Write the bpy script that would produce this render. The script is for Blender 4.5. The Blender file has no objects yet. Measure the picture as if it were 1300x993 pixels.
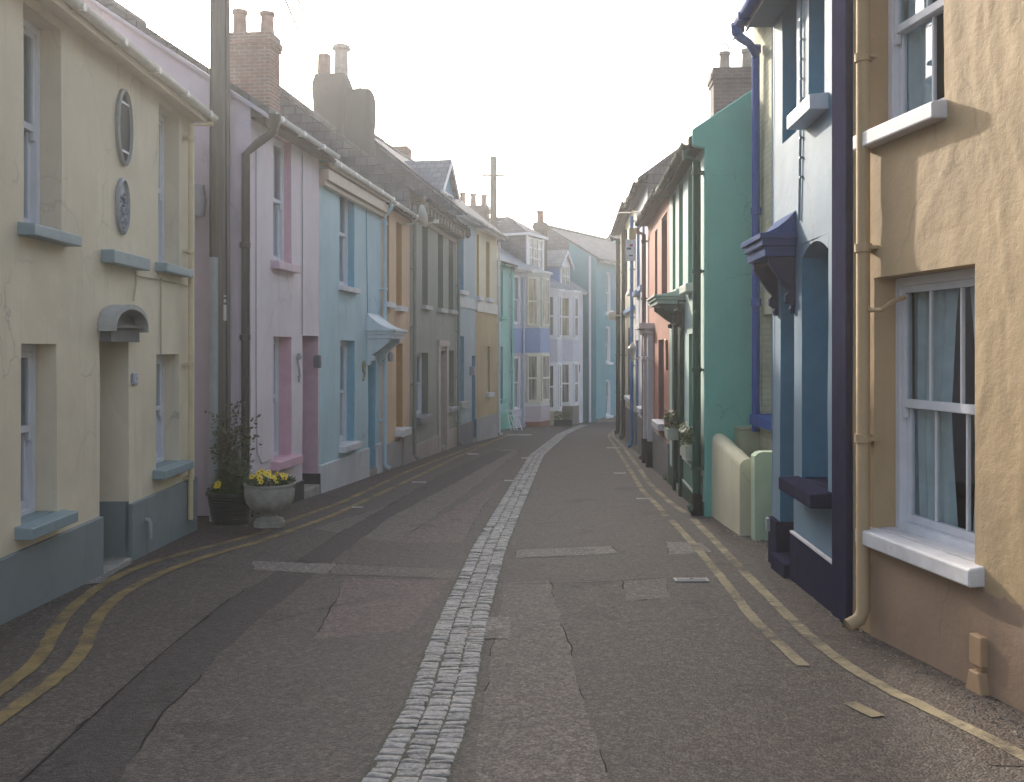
import bpy, math, random
from mathutils import Vector, Matrix, noise
random.seed(7)
SC = bpy.context.scene
COL = SC.collection
# ------------------------------------------------------------------ survey of the photograph
F, CX, HY, CZ = 1264.0, 650.0, 445.0, 1.712      # focal length, centre, horizon (photo pixels), eye height
SLOPE = 0.036
def gz(y):
    return -SLOPE*max(-40, min(60, y))
def gpt(px, py):                                  # a point of the sloping street
    k = (py-HY)/F
    Y = CZ/(k-SLOPE)
    return ((px-CX)/F*Y, Y)

# ------------------------------------------------------------------ mesh builder
class MB:
    def __init__(s): s.v=[]; s.f=[]; s.m=[]; s.sm=[]
    def face(s, pts, m=0, smooth=False):
        i=len(s.v); s.v += [tuple(p) for p in pts]; s.f.append(list(range(i,i+len(pts)))); s.m.append(m); s.sm.append(smooth)
    def box(s, x0,x1,y0,y1,z0,z1, m=0, M=None):
        c=[(x0,y0,z0),(x1,y0,z0),(x1,y1,z0),(x0,y1,z0),(x0,y0,z1),(x1,y0,z1),(x1,y1,z1),(x0,y1,z1)]
        if M: c=[tuple(M@Vector(p)) for p in c]
        i=len(s.v); s.v+=c
        for q in ((0,3,2,1),(4,5,6,7),(0,1,5,4),(1,2,6,5),(2,3,7,6),(3,0,4,7)):
            s.f.append([i+k for k in q]); s.m.append(m); s.sm.append(False)
    def grid(s, rows, m=0, smooth=True, closed=False):
        n=len(rows[0]); i=len(s.v)
        for r in rows: s.v += [tuple(p) for p in r]
        for a in range(len(rows)-1):
            for b in range(n if closed else n-1):
                c=(b+1)%n
                s.f.append([i+a*n+b, i+a*n+c, i+(a+1)*n+c, i+(a+1)*n+b]); s.m.append(m); s.sm.append(smooth)
    def tube(s, pts, r, n=10, m=0, cap=True):
        P=[Vector(p) for p in pts]; R = r if isinstance(r,(list,tuple)) else [r]*len(P)
        rows=[]; up=None
        for i,p in enumerate(P):
            d=(P[min(i+1,len(P)-1)]-P[max(i-1,0)]).normalized()
            if up is None:
                up = Vector((0,0,1)) if abs(d.z)<.9 else Vector((1,0,0))
            sx=d.cross(up).normalized(); up=sx.cross(d).normalized()
            rows.append([p+(sx*math.cos(t)+up*math.sin(t))*R[i] for t in [2*math.pi*k/n for k in range(n)]])
        s.grid(rows, m, True, True)
        if cap:
            s.face(list(reversed(rows[0])), m); s.face(rows[-1], m)
    def lathe(s, prof, n=20, c=(0,0,0), m=0, smooth=True, sx=1, sy=1):
        rows=[[(c[0]+r*sx*math.cos(2*math.pi*k/n), c[1]+r*sy*math.sin(2*math.pi*k/n), c[2]+z) for k in range(n)] for r,z in prof]
        s.grid(rows, m, smooth, True)
    def prism(s, poly, fn, t0, t1, m=0):          # poly of 2D points, fn(a,b,t) -> 3D
        A=[fn(a,b,t0) for a,b in poly]; B=[fn(a,b,t1) for a,b in poly]
        s.face(A,m); s.face(list(reversed(B)),m)
        for i in range(len(poly)):
            j=(i+1)%len(poly); s.face([A[j],A[i],B[i],B[j]],m)
    def build(s, name, mats, parent=None, bevel=0, recalc=True):
        me=bpy.data.meshes.new(name); me.from_pydata(s.v,[],s.f)
        if not isinstance(mats,(list,tuple)): mats=[mats]
        for x in mats: me.materials.append(x)
        uv=me.uv_layers.new(name='UVMap')
        if recalc:
            import bmesh
            bm=bmesh.new(); bm.from_mesh(me)
            bmesh.ops.remove_doubles(bm, verts=bm.verts, dist=1e-5) if len(s.v)<60000 else None
            me2=None
            # keep material and smooth by order: set first
            bm.free()
        me.polygons.foreach_set('material_index', s.m); me.polygons.foreach_set('use_smooth', s.sm)
        if recalc:
            bm=bmesh.new(); bm.from_mesh(me)
            bmesh.ops.remove_doubles(bm, verts=bm.verts, dist=1e-5)
            bmesh.ops.recalc_face_normals(bm, faces=bm.faces)
            bm.to_mesh(me); bm.free()
        if any(s.sm): me.set_sharp_from_angle(angle=math.radians(38))
        uv=me.uv_layers[0]
        for p in me.polygons:
            n=p.normal
            if abs(n.z)>.9: t=Vector((1,0,0)); w=Vector((0,1,0))
            else:
                t=Vector((-n.y,n.x,0)).normalized(); w=n.cross(t)
            for li in p.loop_indices:
                c=me.vertices[me.loops[li].vertex_index].co
                uv.data[li].uv=(c.dot(t), c.dot(w))
        o=bpy.data.objects.new(name,me); COL.objects.link(o)
        if parent: o.parent=parent
        if bevel:
            b=o.modifiers.new('bevel','BEVEL'); b.width=bevel; b.segments=2; b.limit_method='ANGLE'; b.angle_limit=.7
        return o
def tag(o,label,cat,group=None,kind=None):
    o['label']=label; o['category']=cat
    if group: o['group']=group
    if kind: o['kind']=kind
    return o
def empty(name,loc,rz=0):
    o=bpy.data.objects.new(name,None); o.empty_display_size=.2; COL.objects.link(o); o.location=loc; o.rotation_euler=(0,0,rz); return o

# ------------------------------------------------------------------ materials
MATS={}
def nt(name):
    m=bpy.data.materials.new(name); m.use_nodes=True; t=m.node_tree
    return m,t,t.nodes['Principled BSDF']
def N(t,k,**kw):
    n=t.nodes.new(k)
    for a,b in kw.items():
        if a in n.inputs: n.inputs[a].default_value=b
        else: setattr(n,a,b)
    return n
def lk(t,a,b): t.links.new(a,b)
def mix(t,fac,A,B,mode='MIX'):
    n=t.nodes.new('ShaderNodeMix'); n.data_type='RGBA'; n.blend_type=mode
    for s,v in ((n.inputs[0],fac),(n.inputs[6],A),(n.inputs[7],B)):
        if hasattr(v,'is_linked'): t.links.new(v,s)
        else: s.default_value = v if not isinstance(v,tuple) else (v+(1,))[:4]
    return n.outputs[2]
def ramp(t,src,a,b,ca=(0,0,0,1),cb=(1,1,1,1)):
    r=t.nodes.new('ShaderNodeValToRGB'); r.color_ramp.elements[0].position=a; r.color_ramp.elements[1].position=b
    r.color_ramp.elements[0].color=ca; r.color_ramp.elements[1].color=cb
    t.links.new(src,r.inputs[0]); return r.outputs[0]
def noi(t,co,scale,det=4,rough=.55,dist=0):
    n=N(t,'ShaderNodeTexNoise',Scale=scale,Detail=det,Roughness=rough,Distortion=dist); t.links.new(co,n.inputs['Vector']); return n.outputs[0]
def mapped(t,scale=(1,1,1),src='Object'):
    c=t.nodes.new('ShaderNodeTexCoord'); m=N(t,'ShaderNodeMapping'); m.inputs['Scale'].default_value=scale
    t.links.new(c.outputs[src],m.inputs[0]); return m.outputs[0]
def bump(t,p,h,strength,dist,prev=None):
    b=N(t,'ShaderNodeBump',Strength=strength,Distance=dist); t.links.new(h,b.inputs['Height'])
    if prev is not None: t.links.new(prev,b.inputs['Normal'])
    t.links.new(b.outputs[0],p.inputs['Normal']); return b.outputs[0]
def mul(c,k): return tuple(min(1,x*k) for x in c[:3])

def render_wall(name,c,rough=.75,wav=.012,grain=.004,stain=.5):
    """painted lime render: uneven surface, rain streaks, faded and dirty areas"""
    if name in MATS: return MATS[name]
    m,t,p=nt(name)
    co=mapped(t)
    big=noi(t,co,.9,5,.6); mid=noi(t,co,4.5,5,.6,.4)
    st=noi(t,mapped(t,(5,5,.35)),1.6,4,.6)
    a=mix(t,ramp(t,big,.35,.68),mul(c,1.06),mul(c,.86))
    grey=tuple(.55*x+.45*(sum(c)/3)*.8 for x in c)
    s1=N(t,'ShaderNodeMath',operation='MULTIPLY'); lk(t,ramp(t,st,.55,.8),s1.inputs[0]); s1.inputs[1].default_value=stain
    a=mix(t,s1.outputs[0],a,mul(grey,.78))
    s2=N(t,'ShaderNodeMath',operation='MULTIPLY'); lk(t,ramp(t,mid,.6,.78),s2.inputs[0]); s2.inputs[1].default_value=stain*.45
    a=mix(t,s2.outputs[0],a,mul(grey,.85))
    dv=N(t,'ShaderNodeVectorMath',operation='ADD'); nz=N(t,'ShaderNodeTexNoise',Scale=2.5,Detail=4); lk(t,co,nz.inputs['Vector']); lk(t,mapped(t,(1.3,1.3,.8)),dv.inputs[0])
    sc_=N(t,'ShaderNodeVectorMath',operation='SCALE'); lk(t,nz.outputs['Color'],sc_.inputs[0]); sc_.inputs['Scale'].default_value=.55; lk(t,sc_.outputs[0],dv.inputs[1])
    vo=N(t,'ShaderNodeTexVoronoi',feature='DISTANCE_TO_EDGE',Scale=.9); lk(t,dv.outputs[0],vo.inputs['Vector'])
    cr=ramp(t,vo.outputs['Distance'],.0,.011,(1,1,1,1),(0,0,0,1)); gate=ramp(t,noi(t,co,.8,2),.5,.62); cm=N(t,'ShaderNodeMath',operation='MULTIPLY'); lk(t,cr,cm.inputs[0]); lk(t,gate,cm.inputs[1])
    c2=N(t,'ShaderNodeMath',operation='MULTIPLY'); lk(t,cm.outputs[0],c2.inputs[0]); c2.inputs[1].default_value=.35+.3*stain
    a=mix(t,c2.outputs[0],a,mul(grey,.5))
    pv=N(t,'ShaderNodeTexVoronoi',Scale=.75); lk(t,dv.outputs[0],pv.inputs['Vector'])
    a=mix(t,ramp(t,pv.outputs['Color'],.62,.66),a,mix(t,.5,a,mul(c,.93)))
    spk=noi(t,co,38,5,.75); a=mix(t,ramp(t,spk,.62,.8),a,mul(grey,.72))
    lk(t,a,p.inputs['Base Color']); p.inputs['Roughness'].default_value=rough; p.inputs['Specular IOR Level'].default_value=.3
    n1=bump(t,p,noi(t,co,2.2,3,.5,.3),.7,wav)
    n2=bump(t,p,noi(t,co,14,4,.6),.6,grain,n1)
    bump(t,p,noi(t,co,90,3,.6),.5,grain*.35,n2)
    MATS[name]=m; return m
def paint(name,c,rough=.5,var=.12,wear=0.,spec=.4,bumpd=.0015):
    if name in MATS: return MATS[name]
    m,t,p=nt(name); co=mapped(t)
    a=mix(t,ramp(t,noi(t,co,7,5,.6),.3,.7),mul(c,1+var*.5),mul(c,1-var))
    if wear: a=mix(t,ramp(t,noi(t,co,16,6,.7,.5),.72-wear*.1,.76-wear*.08),a,(.22,.2,.17))
    lk(t,a,p.inputs['Base Color']); p.inputs['Roughness'].default_value=rough; p.inputs['Specular IOR Level'].default_value=spec
    bump(t,p,noi(t,co,35,4,.6),.5,bumpd)
    MATS[name]=m; return m
def brick(name,c1,c2,mort,sx=.22,sy=.075,bd=.012,off=.5,rough=.85,mw=.012):
    if name in MATS: return MATS[name]
    m,t,p=nt(name); co=mapped(t,(1,1,1),'UV')
    b=N(t,'ShaderNodeTexBrick',Scale=1.0); b.inputs['Color1'].default_value=c1+(1,); b.inputs['Color2'].default_value=c2+(1,); b.inputs['Mortar'].default_value=mort+(1,)
    b.inputs['Mortar Size'].default_value=mw; b.inputs['Brick Width'].default_value=sx; b.inputs['Row Height'].default_value=sy; b.offset=off; b.inputs['Bias'].default_value=0
    lk(t,co,b.inputs['Vector'])
    oc=mapped(t)
    a=mix(t,ramp(t,noi(t,oc,3,5,.65),.45,.75),b.outputs[0],mul(c1,.62))
    lk(t,a,p.inputs['Base Color']); p.inputs['Roughness'].default_value=rough; p.inputs['Specular IOR Level'].default_value=.2
    inv=N(t,'ShaderNodeMath',operation='SUBTRACT'); inv.inputs[0].default_value=1; lk(t,b.outputs['Fac'],inv.inputs[1])
    n1=bump(t,p,inv.outputs[0],.8,bd)
    bump(t,p,noi(t,oc,30,4,.6),.5,.004,n1)
    MATS[name]=m; return m
def vmath(t,op,a,b=None,c=None):
    n=N(t,'ShaderNodeMath',operation=op)
    for k,v in enumerate((a,b,c)):
        if v is None: continue
        if hasattr(v,'is_linked'): t.links.new(v,n.inputs[k])
        else: n.inputs[k].default_value=v
    return n.outputs[0]
def tarmac(name,c,spk=.5,scale=1.):
    """worn tarmac: stones of different shades in a dark binder, faded and oily areas, hairline cracks"""
    m,t,p=nt(name); co=mapped(t)
    big=noi(t,co,.55,6,.65,.3); mid=noi(t,co,3.2,5,.65)
    a=mix(t,ramp(t,big,.3,.7),mul(c,1.22),mul(c,.8))
    a=mix(t,ramp(t,mid,.52,.8),a,tuple(x*y for x,y in zip(c,(1.3,1.12,1.0))))
    dv=N(t,'ShaderNodeVectorMath',operation='ADD'); nz=N(t,'ShaderNodeTexNoise',Scale=3,Detail=5); lk(t,co,nz.inputs['Vector']); lk(t,co,dv.inputs[0])
    sc_=N(t,'ShaderNodeVectorMath',operation='SCALE'); lk(t,nz.outputs['Color'],sc_.inputs[0]); sc_.inputs['Scale'].default_value=.5; lk(t,sc_.outputs[0],dv.inputs[1])
    vo=N(t,'ShaderNodeTexVoronoi',feature='DISTANCE_TO_EDGE',Scale=.7); lk(t,dv.outputs[0],vo.inputs['Vector'])
    cr=ramp(t,vo.outputs['Distance'],.0,.012,(1,1,1,1),(0,0,0,1)); gate=ramp(t,noi(t,co,.45,3),.56,.66)
    a=mix(t,vmath(t,'MULTIPLY',cr,gate),a,mul(c,.35))
    oil=noi(t,co,1.7,5,.7,.6); a=mix(t,ramp(t,oil,.6,.8),a,mul(c,.7)); a=mix(t,ramp(t,oil,.40,.26),a,mul(c,1.3))
    f1=N(t,'ShaderNodeTexVoronoi',Scale=80*scale); lk(t,co,f1.inputs['Vector']); f2=N(t,'ShaderNodeTexVoronoi',Scale=31*scale); lk(t,co,f2.inputs['Vector'])
    s1=N(t,'ShaderNodeSeparateColor'); lk(t,f1.outputs['Color'],s1.inputs[0]); s2=N(t,'ShaderNodeSeparateColor'); lk(t,f2.outputs['Color'],s2.inputs[0])
    k=vmath(t,'ADD',vmath(t,'MULTIPLY_ADD',vmath(t,'POWER',s1.outputs[0],2.2),0.95*spk*2,.66-.08*spk),vmath(t,'MULTIPLY_ADD',vmath(t,'POWER',s2.outputs[1],3.),.55*spk*2,-.08*spk))
    g=noi(t,co,34*scale,5,.8); k=vmath(t,'MULTIPLY',k,ramp(t,g,.3,.62,(.66,.66,.66,1),(1.12,1.12,1.12,1)))
    cb=N(t,'ShaderNodeCombineColor')
    for q in range(3): lk(t,k,cb.inputs[q])
    a=mix(t,1.0,a,cb.outputs[0],'MULTIPLY')
    lk(t,a,p.inputs['Base Color']); p.inputs['Roughness'].default_value=.75; p.inputs['Specular IOR Level'].default_value=.3
    n1=bump(t,p,noi(t,co,1.1,3,.5),.5,.02)
    inv=vmath(t,'SUBTRACT',1.,f1.outputs['Distance'])
    bump(t,p,vmath(t,'ADD',inv,vmath(t,'MULTIPLY',s1.outputs[1],.6)),.8,.006,n1)
    return m
def worn_paint(name,c,under,lo=.42,hi=.6):
    m,t,p=nt(name); co=mapped(t)
    w=noi(t,co,18,7,.85); w2=noi(t,co,2.2,4,.6)
    ad=N(t,'ShaderNodeMath',operation='ADD'); lk(t,w,ad.inputs[0]); lk(t,w2,ad.inputs[1])
    hf=N(t,'ShaderNodeMath',operation='MULTIPLY'); lk(t,ad.outputs[0],hf.inputs[0]); hf.inputs[1].default_value=.5
    a=mix(t,ramp(t,noi(t,co,5,5,.6),.3,.7),mul(c,1.1),mul(c,.72))
    f=ramp(t,hf.outputs[0],lo,hi)
    a=mix(t,f,a,under)
    lk(t,a,p.inputs['Base Color']); p.inputs['Roughness'].default_value=.75
    bump(t,p,noi(t,co,80,4,.7),.8,.006); p.inputs['Specular IOR Level'].default_value=.2
    return m
def glass(name,tint=(.8,.88,.9)):
    m,t,p=nt(name)
    t.nodes.remove(p); out=t.nodes['Material Output']
    tr=N(t,'ShaderNodeBsdfTransparent'); tr.inputs[0].default_value=tint+(1,)
    gl=N(t,'ShaderNodeBsdfGlossy',Roughness=.03); gl.inputs[0].default_value=(.9,.95,1,1)
    lw=N(t,'ShaderNodeLayerWeight',Blend=.5); pw=N(t,'ShaderNodeMath',operation='POWER'); lk(t,lw.outputs['Facing'],pw.inputs[0]); pw.inputs[1].default_value=4
    fr=N(t,'ShaderNodeMath',operation='MULTIPLY_ADD'); lk(t,pw.outputs[0],fr.inputs[0]); fr.inputs[1].default_value=.9; fr.inputs[2].default_value=.06
    co=mapped(t); b=N(t,'ShaderNodeBump',Strength=.25,Distance=.004); lk(t,noi(t,co,2.5,2),b.inputs['Height']); lk(t,b.outputs[0],gl.inputs['Normal'])
    mx=N(t,'ShaderNodeMixShader'); lk(t,fr.outputs[0],mx.inputs[0]); lk(t,tr.outputs[0],mx.inputs[1]); lk(t,gl.outputs[0],mx.inputs[2])
    lk(t,mx.outputs[0],out.inputs[0]); return m
def leafmat(name,c1,c2):
    m,t,p=nt(name)
    g=N(t,'ShaderNodeNewGeometry'); a=mix(t,g.outputs['Random Per Island'],c1,c2)
    lk(t,a,p.inputs['Base Color']); p.inputs['Roughness'].default_value=.55
    return m
GL=glass('window_glass'); 
DARKGL,_t,_p=nt('dark_glass'); lk(_t,ramp(_t,noi(_t,mapped(_t,(9,9,.5)),1.3,4,.6),.38,.62,(.045,.05,.06,1),(.30,.30,.30,1)),_p.inputs['Base Color']); _p.inputs['Roughness'].default_value=.06; _p.inputs['Specular IOR Level'].default_value=.9
WHITE=paint('white_gloss',(.66,.68,.74),.4,.08)
WHITEW=paint('white_worn',(.64,.64,.67),.6,.15,.6)
CURT=paint('net_curtain',(.50,.57,.60),.9,.15)
CURTW=paint('white_curtain',(.6,.58,.55),.9,.15)
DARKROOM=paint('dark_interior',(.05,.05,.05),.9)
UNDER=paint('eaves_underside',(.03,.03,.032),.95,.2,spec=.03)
SLATE=brick('roof_slate',(.085,.09,.105),(.14,.145,.16),(.04,.04,.045),.28,.2,.01,.5,.6,.01)
SLATE_LIT=brick('sunlit_slate',(.26,.28,.31),(.36,.38,.40),(.13,.14,.15),.28,.2,.012,.5,.5,.01)  # slate with the far roofs' sunlit paleness put into its colour
BRICKR=brick('red_brick',(.20,.075,.055),(.14,.06,.05),(.22,.19,.17))
BRICKD=brick('purple_brick',(.12,.085,.09),(.09,.07,.075),(.13,.12,.12))
SOOT=render_wall('sooty_render',(.04,.045,.047),.9,.03,.01,.6)
POT=paint('terracotta',(.22,.11,.08),.8,.3,.2)
POTP=paint('pale_clay',(.30,.26,.22),.8,.3,.2)
BLACK=paint('black_paint',(.02,.02,.023),.7,.2,spec=.12)
BROWNP=paint('brown_pipe',(.055,.048,.045),.45,.2)
GALV=paint('grey_metal',(.30,.33,.35),.45,.15)
CABLE=paint('cable_rubber',(.03,.03,.03),.6)
CONC=paint('weathered_stone',(.33,.32,.29),.85,.3,.4,.3,.004)
def P(name,c,**k): return paint(name,c,**k)

# ------------------------------------------------------------------ houses
def sash_mesh(w,h,cols,rows,rail=.045,bar=.018,t=.035):
    b=MB(); b.box(0,w,0,t,0,rail*1.2); b.box(0,w,0,t,h-rail,h); b.box(0,rail,0,t,rail*1.2,h-rail); b.box(w-rail,w,0,t,rail*1.2,h-rail)
    for i in range(1,cols): x=w*i/cols; b.box(x-bar/2,x+bar/2,.004,t-.004,rail*1.2,h-rail)
    for j in range(1,rows): z=h*j/rows; b.box(rail,w-rail,.006,t-.006,z-bar/2,z+bar/2)
    return b
def trans(b,x,y,z):
    b.v=[(a+x,c+y,d+z) for a,c,d in b.v]; return b
class House:
    def __init__(s,name,label,a,b,pxL,pxR,eave,wall,reveal,depth=5.5,pitch=.84,group=None,cat='house',near=None,far=None,pts=None,trim=.0):
        def at(px):
            t=(px-CX)/F; Y=a/(t-b); return Vector((t*Y,Y))
        if pts: s.P0,s.P1=Vector(pts[0]),Vector(pts[1])
        else:
            s.P0=at(pxL) if near is None else Vector((a+b*near,near))
            s.P1=at(pxR) if far is None else Vector((a+b*far,far))
        d=(s.P1-s.P0); s.W=d.length; d.normalize(); s.d=d; s.n=Vector((d.y,-d.x))
        s.z0=gz((s.P0.y+s.P1.y)/2)
        s.root=empty(name,(s.P0.x,s.P0.y,s.z0),math.atan2(d.y,d.x))
        tag(s.root,label,cat,group)
        s.E = s.uz(eave[0],eave[1],eave[2] if len(eave)>2 else .0)[1]
        s.D=depth; s.pitch=pitch; s.wall=wall; s.reveal=reveal; s.ops=[]; s.trim=trim
    def uz(s,px,py,out=0):
        t=(px-CX)/F; n=s.n; c=n.dot(s.P0)+out
        Y=c/(n.x*t+n.y); p=Vector((t*Y,Y)); return (s.d.dot(p-s.P0), CZ+(HY-py)*Y/F-s.z0)
    def u(s,px,out=0): return s.uz(px,0,out)[0]
    def g(s,u): p=s.P0+s.d*u; return gz(p.y)-s.z0
    def op(s,xa,xb,top,bot,d=.18,kind='sash',reveal=None,**k):
        u0=s.u(xa); u1=s.u(xb); z1=s.uz(*top)[1]; z0=s.uz(*bot)[1] if bot else None
        if kind=='door': z0=s.g((u0+u1)/2)+k.get('step',.12)
        o=dict(u0=u0,u1=u1,z0=z0,z1=z1,d=d,kind=kind,reveal=reveal,**k); s.ops.append(o); return o
    def build_wall(s,cell=None,disp=0,plinth=None,rough=False):
        E=s.E; us={.003+s.trim,s.W-.003}; zs={-.5,E}
        for o in s.ops:
            us|={o['u0'],o['u1']}; zs|={o['z0'],o['z1']}
        if plinth: zs.add(plinth['top'])
        def sub(L):
            L=sorted(L)
            if not cell: return L
            R=[]
            for a,b in zip(L,L[1:]):
                k=max(1,int((b-a)/cell)); R+=[a+(b-a)*i/k for i in range(k)]
            return R+[L[-1]]
        us=sub([x for x in us if .0<=x<=s.W]); zs=sub(zs)
        def dy(u,z):
            if not disp: return 0
            if rough:
                w=noise.noise(Vector((u*1.1,z*1.0,5)))*.5
                v=1-abs(noise.noise(Vector((u*2.1+w*2,z*.75+w,11))))*2.2
                v2=1-abs(noise.noise(Vector((u*4.6+w*3,z*1.9-w,17))))*2.5
                return disp*(noise.noise(Vector((u*1.5,z*.8,s.W*7)))*1.2-.75*max(0,v)**4*1.2+.7*max(0,v2)**3*.8+.5*noise.noise(Vector((u*6,z*2.6,3)))+.22*noise.noise(Vector((u*13,z*9,5))))
            return disp*(noise.noise(Vector((u*1.5,z*.9,s.W*7)))*1.3+.55*noise.noise(Vector((u*4.2+9,z*2.6,3)))+.25*noise.noise(Vector((u*9+9,z*7,5))))
        b=MB(); mats=[s.wall,s.reveal]
        def inside(u,z):
            for o in s.ops:
                if o['u0']<u<o['u1'] and o['z0']<z<o['z1']: return o
        for i in range(len(us)-1):
            for j in range(len(zs)-1):
                ua,ub,za,zb=us[i],us[i+1],zs[j],zs[j+1]
                if inside((ua+ub)/2,(za+zb)/2): continue
                b.face([(x,dy(x,z),z) for x,z in ((ua,za),(ub,za),(ub,zb),(ua,zb))],0,bool(disp))
        b2=MB()
        for o in s.ops:
            d=o['d']; u0,u1,z0,z1=o['u0'],o['u1'],o['z0'],o['z1']; mi=1
            if o['reveal']:
                if o['reveal'] not in mats: mats.append(o['reveal'])
                mi=mats.index(o['reveal'])
            zz=[z for z in zs if z0-1e-6<=z<=z1+1e-6]; uu=[x for x in us if u0-1e-6<=x<=u1+1e-6]
            for za,zb in zip(zz,zz[1:]):
                m2=mi
                if plinth and o['kind']=='door' and zb<=plinth['top']+1e-6:
                    if plinth['mat'] not in mats: mats.append(plinth['mat'])
                    m2=mats.index(plinth['mat'])
                for x in (u0,u1): b2.face([(x,dy(x,za),za),(x,d+.08,za),(x,d+.08,zb),(x,dy(x,zb),zb)],m2)
            for xa,xb in zip(uu,uu[1:]):
                for z in (z0,z1): b2.face([(xa,dy(xa,z),z),(xb,dy(xb,z),z),(xb,d+.08,z),(xa,d+.08,z)],mi)
        nf=len(b.v); b.v+=b2.v; b.f+=[[k+nf for k in f] for f in b2.f]; b.m+=b2.m; b.sm+=b2.sm
        # gable ends and back
        R=E+s.pitch*s.D/2; x0,x1=.003+s.trim,s.W-.003
        for x in (x0,x1): b.face([(x,0,-.5),(x,s.D,-.5),(x,s.D,E),(x,s.D/2,R-.02),(x,0,E)],0)
        b.face([(x0,s.D,-.5),(x1,s.D,-.5),(x1,s.D,E),(x0,s.D,E)],0)
        s.R=R
        return b.build('wall',mats,s.root)
    def roof(s,mat=SLATE,over=.22,verge=.0,th=.09,name='roof'):
        b=MB(); E,D,R,k=s.E,s.D,s.R,s.pitch; x0,x1=.004+s.trim-verge,s.W-.004+verge
        for sg in (0,1):
            f=(lambda y: y) if not sg else (lambda y: D-y)
            pts=[(-over,E-over*k+.01),(D/2,R+.01),(D/2,R+.01+th),(-over,E-over*k+.01+th)]
            A=[(x0,f(y),z) for y,z in pts]; B=[(x1,f(y),z) for y,z in pts]
            b.face(A); b.face(B)
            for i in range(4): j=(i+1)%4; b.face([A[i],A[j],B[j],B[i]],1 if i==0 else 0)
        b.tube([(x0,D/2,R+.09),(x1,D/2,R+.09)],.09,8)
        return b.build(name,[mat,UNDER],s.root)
    def gutter(s,mat,over=.22,r=.055,fascia=None,dz=0,ext=.0):
        z=s.E-over*s.pitch+.04+dz; y=-over-.03; n=8; b=MB()
        rows=[]
        for x in (s.trim-ext,s.W+ext):
            rows.append([(x,y+r*math.cos(t),z+r*math.sin(t)) for t in [math.pi+math.pi*i/n for i in range(n+1)]])
            rows[-1]+=[(x,y+(r-.008)*math.cos(t),z+(r-.008)*math.sin(t)) for t in [2*math.pi-math.pi*i/n for i in range(n+1)]]
        b.grid(rows,0,True,True)
        x=.25
        while x<s.W:
            b.box(x-.02,x+.02,y-r-.006,y+r+.03,z-r-.008,z-r+.012); b.box(x-.03,x+.03,y-r-.008,y-r+.01,z-.05,z+.006); x+=.9
        g=b.build('gutter',mat,s.root)
        f=MB(); f.box(s.trim+.005,s.W-.005,-over+.015,-over+.04,z-.1,z+.0); f.box(s.trim+.005,s.W-.005,-over+.04,-.002,z-.06,z-.04)
        f.build('fascia',fascia or WHITE,s.root)
    def downpipe(s,u,mat,ztop=None,zbot=None,r=.04,y=-.09,neck=None,name='downpipe',shoe=True):
        ztop=ztop if ztop is not None else s.E-.35; zbot=zbot if zbot is not None else s.g(u)+.08
        pts=[]
        if neck: pts+=[neck,(neck[0],neck[1],neck[2]-.1)]
        pts+=[(u,y,ztop),(u,y,zbot+.1)]
        if shoe: pts+=[(u,y-.03,zbot+.04),(u,y-.11,zbot)]
        b=MB(); b.tube(pts,r,10)
        z=ztop-.15
        while z>zbot+.2:
            b.lathe([(r,-.03),(r+.013,-.028),(r+.013,.028),(r,.03)],10,(u,y,z)); b.box(u-r-.03,u+r+.03,y+r*.3,-.002,z-.012,z+.012); z-=1.3
        return b.build(name,mat,s.root)
    def windows(s,frame=WHITE,near=False,cols=2,rows=2,curtain=CURT,pane=None):
        for o in s.ops:
            if o['kind']=='sash': s.sash(o,o.get('frame',frame),o.get('near',near),o.get('cols',cols),o.get('rows',rows),o.get('curtain',curtain))
            elif o['kind']=='door': s.door(o)
            if o.get('sill'): s.sill(o,**o['sill'])
    def sash(s,o,fm,near,cols,rows,curtain):
        u0,u1,z0,z1,d=o['u0']+.003,o['u1']-.003,o['z0']+.006,o['z1']-.003,o['d']
        fw=.06; b=MB(); b.box(u0,u0+fw,d,d+.09,z0,z1); b.box(u1-fw,u1,d,d+.09,z0,z1); b.box(u0+fw,u1-fw,d,d+.09,z1-fw,z1); b.box(u0+fw,u1-fw,d-.01,d+.09,z0,z0+.05)
        w=b.build('window',fm,s.root,.004 if near else 0)
        a0,a1,c0,c1=u0+fw+.001,u1-fw-.001,z0+.051,z1-fw-.001; W=a1-a0; mid=(c0+c1)/2
        up=trans(sash_mesh(W,c1-mid+.02,cols,rows),a0,d+.012,mid-.02)
        lo=trans(sash_mesh(W,mid-c0+.02,cols,rows),a0,d+.05,c0)
        if near:
            for k in (a0,a1-.04): up.box(k,k+.04,d+.014,d+.045,mid-.09,mid-.02)
            up.build('sash',fm,w,.004); lo.build('sash',fm,w,.004)
        else:
            n=len(up.v); up.v+=lo.v; up.f+=[[k+n for k in f] for f in lo.f]; up.m+=lo.m; up.sm+=lo.sm; up.build('sash',fm,w)
        p=MB()
        for yy,za,zb_ in ((d+.029,mid,c1-.02),(d+.068,c0+.02,mid)): p.face([(a0+.02,yy,za),(a1-.02,yy,za),(a1-.02,yy,zb_),(a0+.02,yy,zb_)])
        p.build('pane',GL,w)
        c=MB(); y=d+.125
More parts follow.
